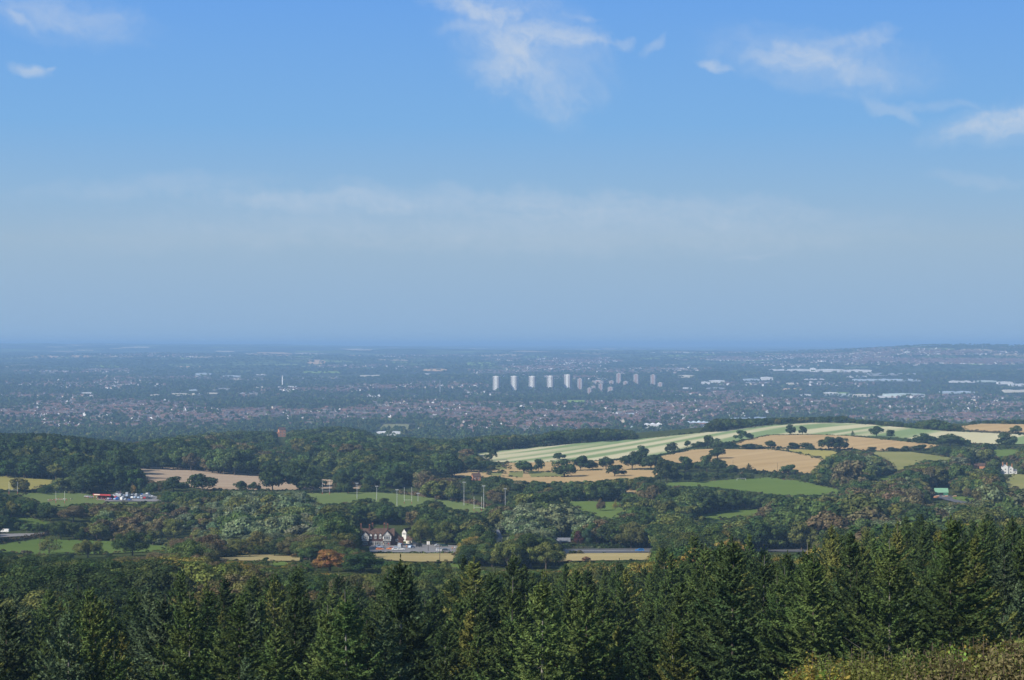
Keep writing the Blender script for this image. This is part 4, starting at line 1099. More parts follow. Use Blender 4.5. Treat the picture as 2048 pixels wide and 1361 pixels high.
while D < 3200:
    sp = 7.4 if D < 960 else (9.8 if D < 1500 else 11.6)
    half = .285 * D + 4; n = int(2 * half / sp)
    for i in range(n):
        x = -half + (i + .5 + g.uniform(-.46, .46)) * 2 * half / n; y = D + g.uniform(-.46, .46) * sp
        px = 1024 + F * x / y
        if not -118 < px < 2168: continue
        if y > np.interp(px, dmax_x, dmax_y): continue
        if y < np.interp(px, dfar_x, dfar_y) * 1.0 + 8: continue
        if 1075 < y < 1100 and px > 940: pass
        z = z1(x, y); by = HZ - F * z / y; mpp = y / F
        if len(USEDA) and (np.hypot(USEDA[:, 0] - x, USEDA[:, 1] - y) < USEDA[:, 2] * .8 + 2).any(): continue
        lowscrub = (D < 960 and 300 < px < 760) or (960 <= D < 1350 and 150 < px < 470)
        h = (g.normal(8.6, 1.9) if g.random() < .86 else g.normal(12, 1)) if lowscrub else (g.normal(11, 2.4) if D < 960 else g.normal(13.6, 3.0))
        if px < 270 and D > 1600: h = g.normal(15, 3)
        if px < 330 and D < 640: h = g.normal(12, 2)
        if px > 1380 and 1040 < y < 1400 and by > 1040: h = g.normal(16, 2.5)
        h *= 1 + .17 * math.sin(x * .045 + y * .011) + .12 * math.sin(x * .021 - y * .033 + 2)
        if g.random() < .06: h *= 1.3
        if g.random() < .05: continue
        ok = False
        for k in (1, .78, .6, .42, .27):
            hh = max(h * k, 1.2); w_ = hh * g.uniform(.98, 1.36)
            if D < 700 and HZ - F * (z + hh) / y < np.interp(px, ylim_x, ylim_y) - 66: continue
            if not blocked(px, by - hh / mpp, by, w_ / mpp / 2): ok = True; break
        if not ok: continue
        # keep the single trees from being hidden by fill right before them
        hid = (HP[:, 1] < by) & (HP[:, 1] > by - hh / mpp * 1.05) & (np.abs(HP[:, 0] - px) < (HP[:, 3] + w_ / mpp) * .45)
        if hid.any():
            lim = HP[hid, 1].max() - 2
            if by - hh / mpp < lim:
                hh = (by - lim) * mpp
                if hh < 1.6: continue
                w_ = hh * 1.1
        if hid.any() and blocked(px, by - hh / mpp, by, w_ / mpp / 2): continue
        kind = region(px, by - hh / mpp / 2, y, g)
        FILL.append([x, y, z, hh, w_, px, by, kind])
    D += sp * .92
print('conifers', len(CONS), 'fill', len(FILL))
# ---- which of them show largest: sweep front to back with a skyline per column
sky_line = np.full(MW, 1361.0)
cand = [(c[1], 0, i) for i, c in enumerate(CONS)] + [(f[1], 1, i) for i, f in enumerate(FILL)]
cand.sort()
areaC = np.zeros(len(CONS)); areaF = np.zeros(len(FILL))
for d_, t_, i in cand:
    if t_ == 0:
        x, y, z, Ht, px = CONS[i]; hw = .17 * Ht * F / y * .8; top = HZ - F * (z + Ht) / y; bot = HZ - F * z / y; cone = True
    else:
        x, y, z, hh, w_, px, by, kd = FILL[i]; hw = w_ * F / y / 2; top = by - hh * F / y; bot = by; cone = False
    a, b = int(max(px - hw + MX, 0)), int(min(px + hw + MX + 1, MW))
    if b <= a: continue
    xs = np.arange(a, b) + .5 - MX - px
    if cone: t_top = top + np.abs(xs) / hw * (bot - top) * .6
    else: t_top = top + (1 - np.sqrt(np.clip(1 - (xs / hw) ** 2, 0, 1))) * (bot - top) * .5
    seg = sky_line[a:b]
    inside = (np.arange(a, b) >= MX) & (np.arange(a, b) < MX + 2048)
    vis = np.clip(np.minimum(seg, bot) - t_top, 0, None) * inside
    if t_ == 0: areaC[i] = vis.sum()
    else: areaF[i] = vis.sum()
    sky_line[a:b] = np.minimum(seg, t_top)
orderC = np.argsort(-areaC); orderF = np.argsort(-areaF)
BIGC = set(orderC[:270].tolist()); BIGF = set(orderF[:230].tolist())
# ------------------------------------------------------------------ words that single a tree or house out
NUMW = ['', 'one', 'two', 'three', 'four', 'five', 'six', 'seven', 'eight', 'nine', 'ten']
ORD = ['leftmost', 'second from left', 'third from left', 'fourth from left', 'fifth from left', 'sixth from left', 'seventh from left', 'eighth from left']
class Namer:
    def __init__(self, marks, group, below=False):
        self.below = below; self.m = np.array([(a, b) for a, b, _ in marks], float); self.n = [c for *_, c in marks]; self.rows = []; self.group = group
    def add(self, o, px, py, what):
        d = self.m - np.array([px, py]); dist = np.hypot(d[:, 0], d[:, 1] * 1.3)
        if self.below: dist = np.abs(d[:, 0])
        j = int(np.argmin(dist)); dx, dy = -d[j]
        far = dist[j] > 55
        if self.below: rel = 'straight below ' if abs(dx) < 16 else ('below right of ' if dx > 0 else 'below left of ')
        elif abs(dx) > abs(dy) * 1.1: rel = ('well ' if far else '') + ('right of ' if dx > 0 else 'left of ')
        elif dy > 0: rel = ('well below ' if far else 'just below ')
        else: rel = ('well above ' if far else 'just above ')
        self.rows.append([o, px, py, what, rel + 'the ' + self.n[j]])
    def finish(self):
        cl = {}
        for r in self.rows: cl.setdefault((r[3], r[4]), []).append(r)
        for (what, rel), rs in cl.items():
            many = what + ('es' if what.endswith('sh') else 's'); rs.sort(key=lambda r: r[1]); n = len(rs)
            for i, r in enumerate(rs):
                if n == 1: lab = '%s %s' % (what, rel)
                elif n == 2: lab = '%s of two %s %s' % (('left', 'right')[i], many, rel)
                elif n <= 8: lab = '%s of %s %s %s' % (ORD[i] if i < n - 1 else 'rightmost', NUMW[n], many, rel)
                else:
                    k = i * 3 // n; lab = '%s %s, %s of the group' % (what, rel, ('left end', 'middle', 'right end')[k])
                if len(lab.split()) > 16: lab = lab.replace('well ', '').replace('just ', '')
                r[0]['label'] = lab; r[0]['group'] = self.group
MARKS = [(180,992,'red stand'),(242,960,'dark cypress'),(22,975,'left goal posts'),(120,1000,'rugby players'),(330,955,'pinkish stubble'),(405,965,'lone oak'),(98,1090,'thin tree'),(265,1085,'massive oak'),
 (147,1028,'russet tree'),(10,1063,'white van'),(660,1120,'orange oak'),(725,1125,'wide dark tree'),(762,1075,'timbered pub'),(812,1070,'white gable'),(857,1095,'pub sign'),(880,1108,'telegraph pole'),(932,1115,'spreading oak'),
 (1002,1078,'grey barn'),(1016,1110,'yellow-green tree'),(1092,1110,'broad yellow-green tree'),(1158,1078,'copper tree'),(1279,1104,'blue car'),(1580,1102,'road between conifers'),(555,1119,'hay strip'),(714,985,'leftmost floodlight'),(794,995,'middle floodlight'),
 (928,985,'tallest floodlight'),(1010,990,'right floodlight'),(652,975,'far goal posts'),(956,1010,'near goal posts'),(955,955,'red-roofed house'),(1200,1025,'green clearing'),(1333,940,'large dark oak'),(1470,1035,'shaded pasture'),
 (1560,975,'bright pasture'),(1577,940,'thorn'),(1700,900,'upper tan clump'),(1790,930,'olive pasture'),(1882,985,'green shed'),(1940,1002,'yard'),(2018,940,'white house'),(1959,932,'red barn'),(2035,965,'right pasture'),(1770,957,'small pasture'),
 (60,880,'dark plantation'),(560,875,'orange brick building'),(775,866,'white-roofed hall'),(350,1055,'golden green tree'),(500,1030,'pale willows'),(1262,1070,'olive oak'),(60,1045,'small left pasture')]
NC_ = Namer([(a, 1060 + (b - 860) * .0, n) for a, b, n in MARKS if 1040 < b] + [(1700, 1060, 'upper tan clump'), (1850, 1060, 'green shed'), (2010, 1060, 'white house'), (1450, 1060, 'shaded pasture'), (480, 1060, 'pale willows')], 'conifers of the hillside plantation', True)
rows = []
ctn = [('dark', (.022, .034, .013)), ('deep green', (.030, .046, .015)), ('mid green', (.040, .058, .018)), ('yellowish', (.062, .070, .020)), ('blue-green', (.034, .049, .025))]
gg = np.random.default_rng(9)
for i, (x, y, z, Ht, px) in enumerate(CONS):
    q = gg.choice(5, p=[.24, .30, .24, .12, .10]); nm, c = ctn[q]
    tn = [float(v) for v in np.array(c) * 2.15 * gg.uniform(.78, 1.22)]
    vi = int(gg.integers(len(CON))); rot = gg.uniform(0, 6.28); sx = Ht / 22 * gg.uniform(.88, 1.12); sz = Ht / 22
    if i in BIGC:
        e = plant('conifer_tree', CON[vi], x, y, sx, sz, rot, tn, '', 'conifer', 'conifers of the hillside plantation')
        rank = 'front-row' if y < 225 else ('middle-row' if y < 310 else ('back-row' if y < 400 else 'far-row'))
        tall = ('bare-tipped ' if vi in (4, 7) else '')
        NC_.add(e, px, 1075, '%s %s%s conifer' % (nm.replace(' ', '-'), tall, rank))
    else:
        rows.append((x, y, z, rot, sx, sz, vi, tn))
# the whole crown-and-trunk mesh for the scattered rest
def merged(pair, name):
    a, b = pair
    def rd(me):
        v = np.empty(len(me.vertices) * 3, np.float32); me.vertices.foreach_get('co', v)
        f = np.empty(len(me.loops), np.int32); me.loops.foreach_get('vertex_index', f)
        return v.reshape(-1, 3), f.reshape(-1, 4)
    (v1, f1), (v2, f2) = rd(a), rd(b)
    return mesh_np(name, np.concatenate([v1, v2]), np.concatenate([f1, f2 + len(v1)]), [a.materials[0], b.materials[0]], np.r_[np.zeros(len(f1), int), np.ones(len(f2), int)])
CONM = [merged(p, 'conifer_%d' % i) for i, p in enumerate(CON)]
BROM = [merged(p, 'broadleaf_%d' % i) for i, p in enumerate(BRO)]
COLM = [merged(p, 'columnar_%d' % i) for i, p in enumerate(COLU)]
BRNM = [merged(p, 'fine_broadleaf_%d' % i) for i, p in enumerate(BRN)]
instancer('conifer_plantation', CONM, rows, 'dense dark conifers filling the hillside plantation')
NC_.finish()
NB_ = Namer(MARKS, 'broadleaf trees of the woods')
rows = []
for i, (x, y, z, hh, w_, px, by, kd) in enumerate(FILL):
    tn = tint_of(kd, gg); rot = gg.uniform(0, 6.28); vi = int(gg.integers(len(BRO)))
    if i in BIGF:
        nm = 'shrub' if hh < 4.5 else 'broadleaf_tree'
        e = plant(nm, (BRN if y < 1000 else BRO)[vi % 6], x, y, w_ / BW, hh / BH, rot, tn, '', 'tree' if hh >= 4.5 else 'shrub', 'broadleaf trees of the woods')
        NB_.add(e, px, by - hh * F / y / 2, '%s %s' % (kd, ('low shrub' if hh < 4.5 else 'small tree' if hh < 8 else 'bushy tree' if hh < 11.5 else 'tall tree')))
    else:
        col_ = px < 270 and y > 1650 and gg.random() < .6 or (px > 1400 and 1050 < by and gg.random() < .25) or (880 < px < 1080 and y > 2450 and gg.random() < .5)
        if col_: rows.append((x, y, z, rot, w_ / 5.0 * .62, hh / 11.5 * 1.06, len(BRO) + vi % 3, tn))
        else: rows.append((x, y, z, rot, w_ / BW * 1.06, hh / BH, vi if y > 1000 else len(BRO) + 3 + vi % 6, tn))
instancer('woodland', BROM + COLM + BRNM, rows, 'mixed broadleaf woods between the fields')
NB_.finish()
# ---- scrub on the near slope, lower right
sg = np.random.default_rng(31); k = 0
SB = []
for D in np.arange(47, 66, 1.55):
    for xx in np.arange(.125 * D, .285 * D, 1.5):
        x = xx + sg.uniform(-.5, .5); y = D + sg.uniform(-.5, .5); px = 1024 + F * x / y
        z = z1(x, y); top_w = np.interp(px, [1540, 1600, 1650, 1720, 1800, 1900, 2000, 2060, 2150], [1372, 1345, 1322, 1312, 1306, 1300, 1284, 1274, 1268]) + sg.uniform(-5, 16)
        if px < 1548: continue
        h = (HZ - top_w) * y / F - z
        if h < .55: continue
        SB.append((x, y, z, min(h, 2.7), px, top_w))
NS_ = Namer([(1570,1350,'slope left end'),(1800,1325,'slope middle'),(2040,1285,'slope right end')], 'oak scrub on the near slope')
for x, y, z, h, px, tw_ in SB:
    kd = sg.choice(['olive', 'mid green', 'bright green', 'golden', 'russet brown'], p=[.52, .24, .14, .03, .07])
    c = np.array(PAL[kd]) * (.9 if kd == 'golden' else 1.15) * sg.uniform(.8, 1.15)
    e = plant('scrub_bush', SHR[int(sg.integers(4))], x, y, max(.75, min(1.15, h / 2.0)), h / 2.05, sg.uniform(0, 6.28), [float(v) for v in c], 'x', 'bush', trunk='stems', crown='foliage')
    NS_.add(e, px, min(tw_ + 12, 1358), '%s %s scrub bush' % (kd.replace(' ', '-'), 'tall' if h > 1.9 else 'low'))
NS_.finish()
print('scrub', len(SB))
# ------------------------------------------------------------------ pub, houses and barns of the middle ground
def window(mb_frame, mb_glass, x, z, w_, h, y, n=2, t=.09):
    """casement standing on the plane y (facing -y); frame bars of material 0, glass behind"""
    mb_glass.box(x - w_/2, x + w_/2, y - .03, y + .02, z, z + h)
    for k in range(n + 1):
        xx = x - w_/2 + k * w_ / n
        mb_frame.box(xx - t/2, xx + t/2, y - .10, y - .034, z - t/2, z + h + t/2)
    mb_frame.box(x - w_/2, x + w_/2, y - .095, y - .036, z - t/2, z + t/2)
    mb_frame.box(x - w_/2, x + w_/2, y - .095, y - .036, z + h - t/2, z + h + t/2)
    mb_frame.box(x - w_/2, x + w_/2, y - .095, y - .036, z + h*.62 - t/3, z + h*.62 + t/3)

def put_window(parent, x, z, w_, h, y, n=2, name='window'):
    f = MB(); g_ = MB(); window(f, g_, x, z, w_, h, y, n)
    o = f.build(name, MAT['white_frame'], parent); g_.build('pane', MAT['glass'], o)

def gable_roof(x0, x1, y0, y1, ze, zr, over=.35, th=.18, axis='x', m=0):
    """pitched roof, ridge along axis, as two solid slopes"""
    mb = MB()
    if axis == 'x':
        ym = (y0 + y1) / 2
        for s, ya in ((-1, y0 - over), (1, y1 + over)):
            ze2 = ze - over * (zr - ze) / abs(ym - y0)
            mb.hull([(x0-over, ya, ze2), (x1+over, ya, ze2), (x1+over, ym, zr), (x0-over, ym, zr)], [(x0-over, ya, ze2+th), (x1+over, ya, ze2+th), (x1+over, ym, zr+th), (x0-over, ym, zr+th)], m)
    else:
        xm = (x0 + x1) / 2
        for xa in (x0 - over, x1 + over):
            ze2 = ze - over * (zr - ze) / abs(xm - x0)
            mb.hull([(xa, y0-over, ze2), (xm, y0-over, zr), (xm, y1, zr), (xa, y1, ze2)], [(xa, y0-over, ze2+th), (xm, y0-over, zr+th), (xm, y1, zr+th), (xa, y1, ze2+th)], m)
    return mb

def gable_walls(x0, x1, y0, y1, z0, ze, zr, axis='x'):
    mb = MB()
    if axis == 'x':
        ym = (y0 + y1) / 2
        lo = [(x0, y0, z0), (x0, y1, z0), (x0, y1, ze), (x0, ym, zr), (x0, y0, ze)]
        mb.hull(lo, [(x1, p[1], p[2]) for p in lo])
    else:
        xm = (x0 + x1) / 2
        lo = [(x0, y0, z0), (x1, y0, z0), (x1, y0, ze), (xm, y0, zr), (x0, y0, ze)]
        mb.hull(lo, [(p[0], y1, p[2]) for p in lo])
    return mb

def chimney(parent, x, y, z0, z1_, s=.7, mat='brick'):
    mb = MB(); mb.box(x - s/2, x + s/2, y - s/2, y + s/2, z0, z1_); mb.box(x - s*.62, x + s*.62, y - s*.62, y + s*.62, z1_, z1_ + .18)
    o = mb.build('chimney', MAT[mat], parent)
    p = MB()
    for dx in (-.18, .18): p.tube((x + dx*s/.7, y, z1_ + .18), (x + dx*s/.7, y, z1_ + .62), .12, .10, 8)
    p.build('chimney_pot', MAT['orange_brick'], o)

def pub():
    P = at(722, 1093.5, 950, 1250); Q = at(806, 1093.5, 950, 1250)
    y_ = P.y + 3; z = max(z1(P.x, y_), z1(Q.x, y_)) + .1
    e = empty('timbered_pub', (P.x, y_, z), R(2)); tag(e, 'large black and white timbered pub with red-brown hipped roof and five chimneys', 'pub')
    L = (Q.x - P.x)
    # main range and right wing
    wl = gable_walls(0, 17.6, 0, 8.5, -1, 5.6, 9.0, 'x').build('brick_wall', MAT['brick'], e)
    gable_roof(0, 17.6, 0, 8.5, 5.6, 9.05).build('roof', MAT['tile'], e)
    mb = MB(); mb.box(17.61, L, 1.0, 8.0, -1, 4.2); mb.build('wing_wall', MAT['brick'], e)
    mb = MB(); a = [(17.62, .6, 4.6), (L + .5, .6, 2.9), (L + .5, 8.4, 2.9), (17.62, 8.4, 4.6)]; b_ = [(17.62, 3.6, 8.3), (L - 3.2, 3.9, 6.2), (L - 3.2, 5.1, 6.2), (17.62, 5.4, 8.3)]
    mb.hull(a, b_); mb.build('wing_roof', MAT['tile'], e)
    # two projecting gabled bays with half timbering
    for cx, hw, dp in ((2.1, 1.9, 1.3), (13.9, 2.3, 1.5)):
        bay = gable_walls(cx - hw, cx + hw, -dp, -.01, 2.75, 5.7, 5.7 + hw * 1.15, 'y').build('gable_bay', MAT['white_wall'], e)
        gable_roof(cx - hw, cx + hw, -dp, 4.0, 5.7, 5.75 + hw * 1.15, .3, .16, 'y').build('bay_roof', MAT['tile'], bay)
        base = MB(); base.box(cx - hw * .85, cx + hw * .85, -dp * .8, -.012, -1, 2.745); base.build('bay_base', MAT['brick'], bay)
        t = MB(); n_ = (0, -1, 0)
        for k in range(7):
            x = cx - hw + .12 + k * (2 * hw - .24) / 6
            for z0, z2 in ((2.85, 3.75), (5.75, 5.6 + (hw - abs(x - cx)) * 1.12)):
                if z2 - z0 > .25: t.bar((x, -dp, z0), (x, -dp, z2), .17, .05, n_)
        for zz in (2.85, 3.8, 5.65): t.bar((cx - hw, -dp - .052, zz), (cx + hw, -dp - .052, zz), .2, .05, n_)
        for s in (-1, 1): t.bar((cx + s * hw, -dp - .052, 5.7), (cx, -dp - .052, 5.7 + hw * 1.13), .2, .05, n_)
        t.build('timber_framing', MAT['black_timber'], bay)
        put_window(bay, cx, 4.0, hw * 1.45, 1.35, -dp - .01, 4)
        put_window(bay, cx, .7, hw * 1.35, 1.7, -dp * .8 - .01, 4)
    # dormers between the bays with white frames and dark timber surrounds
    for cx in (5.0, 7.6, 10.2):
        d = gable_walls(cx - .8, cx + .8, -.25, 2.2, 3.9, 5.9, 6.8, 'y').build('dormer', MAT['white_wall'], e)
        gable_roof(cx - .8, cx + .8, -.25, 2.4, 5.9, 6.85, .2, .12, 'y').build('dormer_roof', MAT['tile'], d)
        t = MB()
        for xx in (-.72, .72): t.bar((cx + xx, -.25, 3.95), (cx + xx, -.25, 5.9), .14, .04, (0, -1, 0))
        t.bar((cx - .8, -.292, 4.25), (cx + .8, -.292, 4.25), .14, .04, (0, -1, 0)); t.build('timber_framing', MAT['black_timber'], d)
        put_window(d, cx, 4.45, 1.1, 1.2, -.26, 2)
    t = MB()
    for zz in (2.85, 3.75): t.bar((4.1, -.012, zz), (11.5, -.012, zz), .2, .05, (0, -1, 0))
    t.build('timber_framing', MAT['black_timber'], e)
    for cx, w_ in ((6.0, 2.4), (8.6, 2.6), (11.0, 1.1)):
        put_window(e, cx, .6, w_, 1.9, -.012, 3)
    for cx, zz in ((19.2, 2.35), (20.2, .3)):
        put_window(e, cx, zz, 1.25, 1.35, .98, 2)
    dr = MB(); dr.box(9.95, 10.3, -.16, -.013, 0, 2.15); dr.build('door', MAT['black_timber'], e)
    for x, y, zt in ((-.4, 5, 11.2), (4.3, 3.0, 11.0), (5.9, 4.2, 11.6), (12.3, 4.6, 11.5), (14.2, 3.4, 11.3)):
        chimney(e, x, y, 6.5 if x > 0 else -.5, zt, .75)
pub()

def house(name, px0, px1, base, d0, d1, rz, depth, he, hr, wall, roof, label, cat, axis='x', wins=(), chim=(), door=None, lift=0.0):
    P = at(px0, base, d0, d1); W = (px1 - px0) * P.y / F
    z = min(z1(P.x, P.y), z1(P.x + W, P.y + depth)) + lift
    e = empty(name, (P.x, P.y, z), rz); tag(e, label, cat)
    gable_walls(0, W, 0, depth, -2, he, hr, axis).build('wall', MAT[wall], e)
    ro = gable_roof(0, W, 0, depth, he, hr + .04, .3, .16, axis).build('roof', MAT[roof], e)
    for fx, zz, w_, h in wins: put_window(e, fx * W, zz, w_, h, -.012, 2)
    for fx, fy, zt in chim: chimney(ro, fx * W, fy * depth, hr - 1.4, zt, .6)
    if door is not None:
        d = MB(); d.box(door * W - .5, door * W + .5, -.12, -.013, 0, 2.1); d.build('door', MAT['black_timber'], e)
    return e, W
house('white_house', 804, 813.5, 1083, 950, 1300, R(-25), 8, 4.8, 6.5, 'white_wall', 'tile', 'white gabled house half hidden by trees behind the timbered pub', 'house', 'y', [(.3, 3.2, .8, 1.1), (.7, 3.2, .8, 1.1)], [], None, .8)
house('tiled_outhouse', 812, 824, 1089, 950, 1300, R(-20), 6, 2.6, 4.6, 'cream_wall', 'tile', 'small tiled outhouse right of the white gabled house', 'outhouse', 'x', [(.4, 1, .8, .9)], [], .75)
house('grey_barn', 993, 1006, 1091, 950, 1300, R(28), 9, 3.4, 7.6, 'cream_wall', 'slate', 'steep grey-roofed barn among trees right of the car park', 'barn', 'x', [], [], .6, .6)
house('long_low_building', 1040, 1140, 1091, 950, 1300, R(-1), 7, 2.2, 3.9, 'brick', 'slate', 'long low slate-roofed building behind the hedge along the road', 'building', 'x', [(.2, .8, 1.4, 1), (.5, .8, 1.4, 1), (.8, .8, 1.4, 1)], [], .65)
house('cottage', 946, 962, 962, 1400, 2200, R(15), 6, 3.4, 6.2, 'orange_brick', 'tile', 'small red-roofed brick cottage below the grass strip', 'house', 'x', [(.3, 1.4, 1, 1.1), (.7, 1.4, 1, 1.1)], [(.85, .5, 7.4)], .5)
house('red_barn', 1948, 1970, 938, 1500, 2300, R(-8), 7, 2.6, 4.8, 'orange_brick', 'tile', 'low red-brick barn with red roof on the right hillside', 'barn', 'x', [], [], .4)
# the white house: three stepped blocks
def white_villa():
    P = at(2005, 949, 1400, 2200); k = P.y / F
    e = empty('white_villa', tuple(P), R(-4)); tag(e, 'white rendered house of three stepped blocks with red chimneys on the right hillside', 'house')
    for nm, x0, x1, y0, dp, he, hr, ax in (('tall_block', 0, 4.9, 0, 6, 6.4, 8.2, 'y'), ('middle_block', 4.92, 9.4, .8, 6, 5.0, 6.8, 'y'), ('low_block', 9.42, 12.6, 1.2, 5, 2.7, 4.0, 'x')):
        b = gable_walls(x0, x1, y0, y0 + dp, -2.5, he, hr, ax).build(nm, MAT['white_wall'], e)
        gable_roof(x0, x1, y0, y0 + dp, he, hr + .04, .2, .14, ax).build('roof', MAT['slate'], b)
        put_window(b, (x0 + x1) / 2, 1.0, 1.1, 1.2, y0 - .012, 2)
        if he > 4: put_window(b, (x0 + x1) / 2, 3.6, 1.1, 1.2, y0 - .012, 2)
    m = MB(); m.hull([(-3.2, 1.2, -2), (-.01, 1.2, -2), (-.01, 4, -2), (-3.2, 4, -2)], [(-3.2, 1.2, .6), (-.01, 1.2, 2.6), (-.01, 4, 2.6), (-3.2, 4, .6)]); m.build('lean_to', MAT['white_wall'], e)
    for x, y, zt in ((.9, 4, 9.6), (4.4, 4, 9.4), (8.8, 4.5, 8.4)): chimney(e, x, y, 5.2, zt, .7, 'orange_brick')
white_villa()
def green_shed():
    P = at(1870, 993, 1150, 1700); e = empty('green_shed', tuple(P), R(-6)); tag(e, 'dark green metal shed with pale green roof beside the yard', 'shed')
    gable_walls(0, 9.6, 0, 8, -1.5, 2.9, 5.6, 'x').build('wall', MAT['green_wall'], e); gable_roof(0, 9.6, 0, 8, 2.9, 5.65, .3, .15).build('roof', MAT['green_tin'], e)
    d = MB(); d.box(3, 6, -.1, -.013, 0, 2.4); d.build('door', MAT['black_timber'], e)
    P = at(1867, 996, 1150, 1700); w_ = empty('brick_wall', tuple(P), R(-4)); tag(w_, 'low crumbling orange brick wall in front of the green shed', 'wall')
    m = MB()
    for i in range(9):
        h = 1.2 + .5 * math.sin(i * 2.1); m.box(i * 2.1, i * 2.1 + 2.0, 0, .4, -1, h)
        m.box(i * 2.1 + 2.0, i * 2.1 + 2.1, .02, .38, -1, h * .8)
    m.build('masonry', MAT['orange_brick'], w_)
    cp = MB()
    for i in range(9):
        h = 1.2 + .5 * math.sin(i * 2.1); cp.box(i * 2.1 - .04, i * 2.1 + 2.03, -.05, .45, h + .002, h + .12)
    cp.build('coping', MAT['cream_wall'], w_)
green_shed()
def stand():
    A = at(190, 1001, 1150, 1700); B = at(228, 1003, 1150, 1700)
    e = empty('rugby_stand', tuple(A), R(-24)); tag(e, 'open rugby stand with a slanting red roof fascia beside the pitch', 'grandstand')
    Lr = 13.5
    m = MB(); m.box(0, Lr, 3, 3.2, -.5, 3.2); m.build('back_wall', MAT['brick'], e)
    m = MB(); m.hull([(-.6, -1.4, 3.9), (Lr + .6, -1.4, 3.9), (Lr + .6, 3.6, 3.3), (-.6, 3.6, 3.3)], [(-.6, -1.4, 4.1), (Lr + .6, -1.4, 4.1), (Lr + .6, 3.6, 3.5), (-.6, 3.6, 3.5)]); m.build('roof', MAT['red'], e)
    m = MB(); m.box(-.7, Lr + .7, -1.62, -1.42, 3.55, 4.6); f = m.build('fascia', MAT['red'], e)
    m = MB(); m.box(.2, 5.2, -1.68, -1.63, 3.85, 4.4); m.build('pale_panel', MAT['cream_wall'], f)
    for i in range(5):
        m = MB(); m.tube((i * Lr / 4, -1.3, -.5), (i * Lr / 4, -1.3, 3.92), .08, .08, 8); m.build('post', MAT['red'], e)
    for i in range(3):
        m = MB(); m.box(0, Lr, .4 + i * .8, 1.18 + i * .8, -.5, .35 + .35 * i); m.build('step', MAT['car_park'], e)
stand()
house('clubhouse', 285, 296, 1000, 1200, 1600, R(5), 6, 2.5, 4.0, 'white_wall', 'slate', 'small white clubhouse behind the parked cars', 'building', 'x', [(.5, 1, 1, .9)], [], .8)

# ------------------------------------------------------------------ posts and lights
def goal(px, base, sep, hpx, d0, d1, label, name='rugby_posts', rz=0):
    P = at(px - sep / 2, base, d0, d1); k = P.y / F; w_ = sep * k; h = hpx * k
    e = empty(name, tuple(P), rz); tag(e, label, 'goal posts', 'rugby goal posts')
    for x in (0, w_):
        m = MB(); m.tube((x, 0, -.3), (x, 0, h), .085, .07, 8); u = m.build('upright', MAT['paint_white'], e)
        m = MB(); m.tube((x, 0, 0), (x, 0, 1.8), .17, .17, 10); m.build('padding', MAT['red'], u)
    m = MB(); m.tube((0, 0, 3.0), (w_, 0, 3.0), .06, .06, 8); m.build('crossbar', MAT['paint_white'], e)
goal(26.5, 989, 17, 25, 1200, 1600, 'white rugby posts at the far end of the left pitch, by the yellow field')
goal(120.5, 1008, 17.5, 25, 1150, 1500, 'white rugby posts in front of the players on the left pitch')
goal(652, 990.5, 14.5, 31, 1200, 1700, 'white rugby posts at the far end of the main pitch, before the huge oak')
goal(816, 1009, 15, 34, 1150, 1700, 'white rugby posts halfway along the main pitch between two floodlights')
goal(955.5, 1024, 15, 30, 1100, 1600, 'white rugby posts at the near right corner of the main pitch')
goal(342, 1009, 7, 12, 1100, 1600, 'small white posts right of the rugby club cars')
def football_goal(px, base):
    P = at(px, base, 1300, 1900); e = empty('football_goal', tuple(P)); tag(e, 'small white football goal on the bright green pasture', 'goal')
    w_ = 7.3
    for x in (0, w_):
        m = MB(); m.tube((x, 0, -.1), (x, 0, 2.44), .07, .07, 8); m.build('upright', MAT['paint_white'], e)
        m = MB(); m.tube((x, 0, 2.4), (x, 2, 0), .04, .04, 6); m.build('stay', MAT['paint_white'], e)
    m = MB(); m.tube((0, 0, 2.44), (w_, 0, 2.44), .07, .07, 8); m.build('crossbar', MAT['paint_white'], e)
football_goal(1474, 963)
def flood(px, base, top, label):
    P = at(px, base, 1150, 1750); h = (base - top) * P.y / F
    e = empty('floodlight', tuple(P)); tag(e, label, 'floodlight', 'floodlights round the rugby pitch')
    m = MB(); m.tube((0, 0, -.5), (0, 0, h * .5), .19, .15, 10); m.tube((0, 0, h * .5), (0, 0, h), .15, .1, 10); p = m.build('mast', MAT['galv'], e)
    m = MB(); m.tube((-1.1, 0, h - .1), (1.1, 0, h - .1), .06, .06, 6); m.build('crossarm', MAT['galv'], e)
    for x in (-.85, -.28, .28, .85):
        m = MB(); m.hull([(x-.25, -.15, h), (x+.25, -.15, h), (x+.25, .3, h+.1), (x-.25, .3, h+.1)], [(x-.25, -.3, h+.5), (x+.25, -.3, h+.5), (x+.25, .2, h+.6), (x-.25, .2, h+.6)])
        l = m.build('lamp', MAT['galv'], e)
for px, b, t, lab in [(714, 1000, 968, 'grey floodlight mast at the left end of the main pitch'), (753.5, 1003, 974, 'floodlight mast second from left, with its head against dark trees'), (794, 1014, 981, 'floodlight mast in front of the halfway rugby posts'), (836, 1005, 988, 'short floodlight mast right of the halfway rugby posts'),
    (928, 1013, 966, 'tallest floodlight mast on the right side of the main pitch'), (967.5, 1019, 973, 'tall floodlight mast beside the near right rugby posts'), (1010.5, 1012, 979, 'floodlight mast standing in trees right of the pitch'), (1055, 1004, 985, 'shortest floodlight mast, farthest right among trees')]:
    flood(px, b, t, lab)
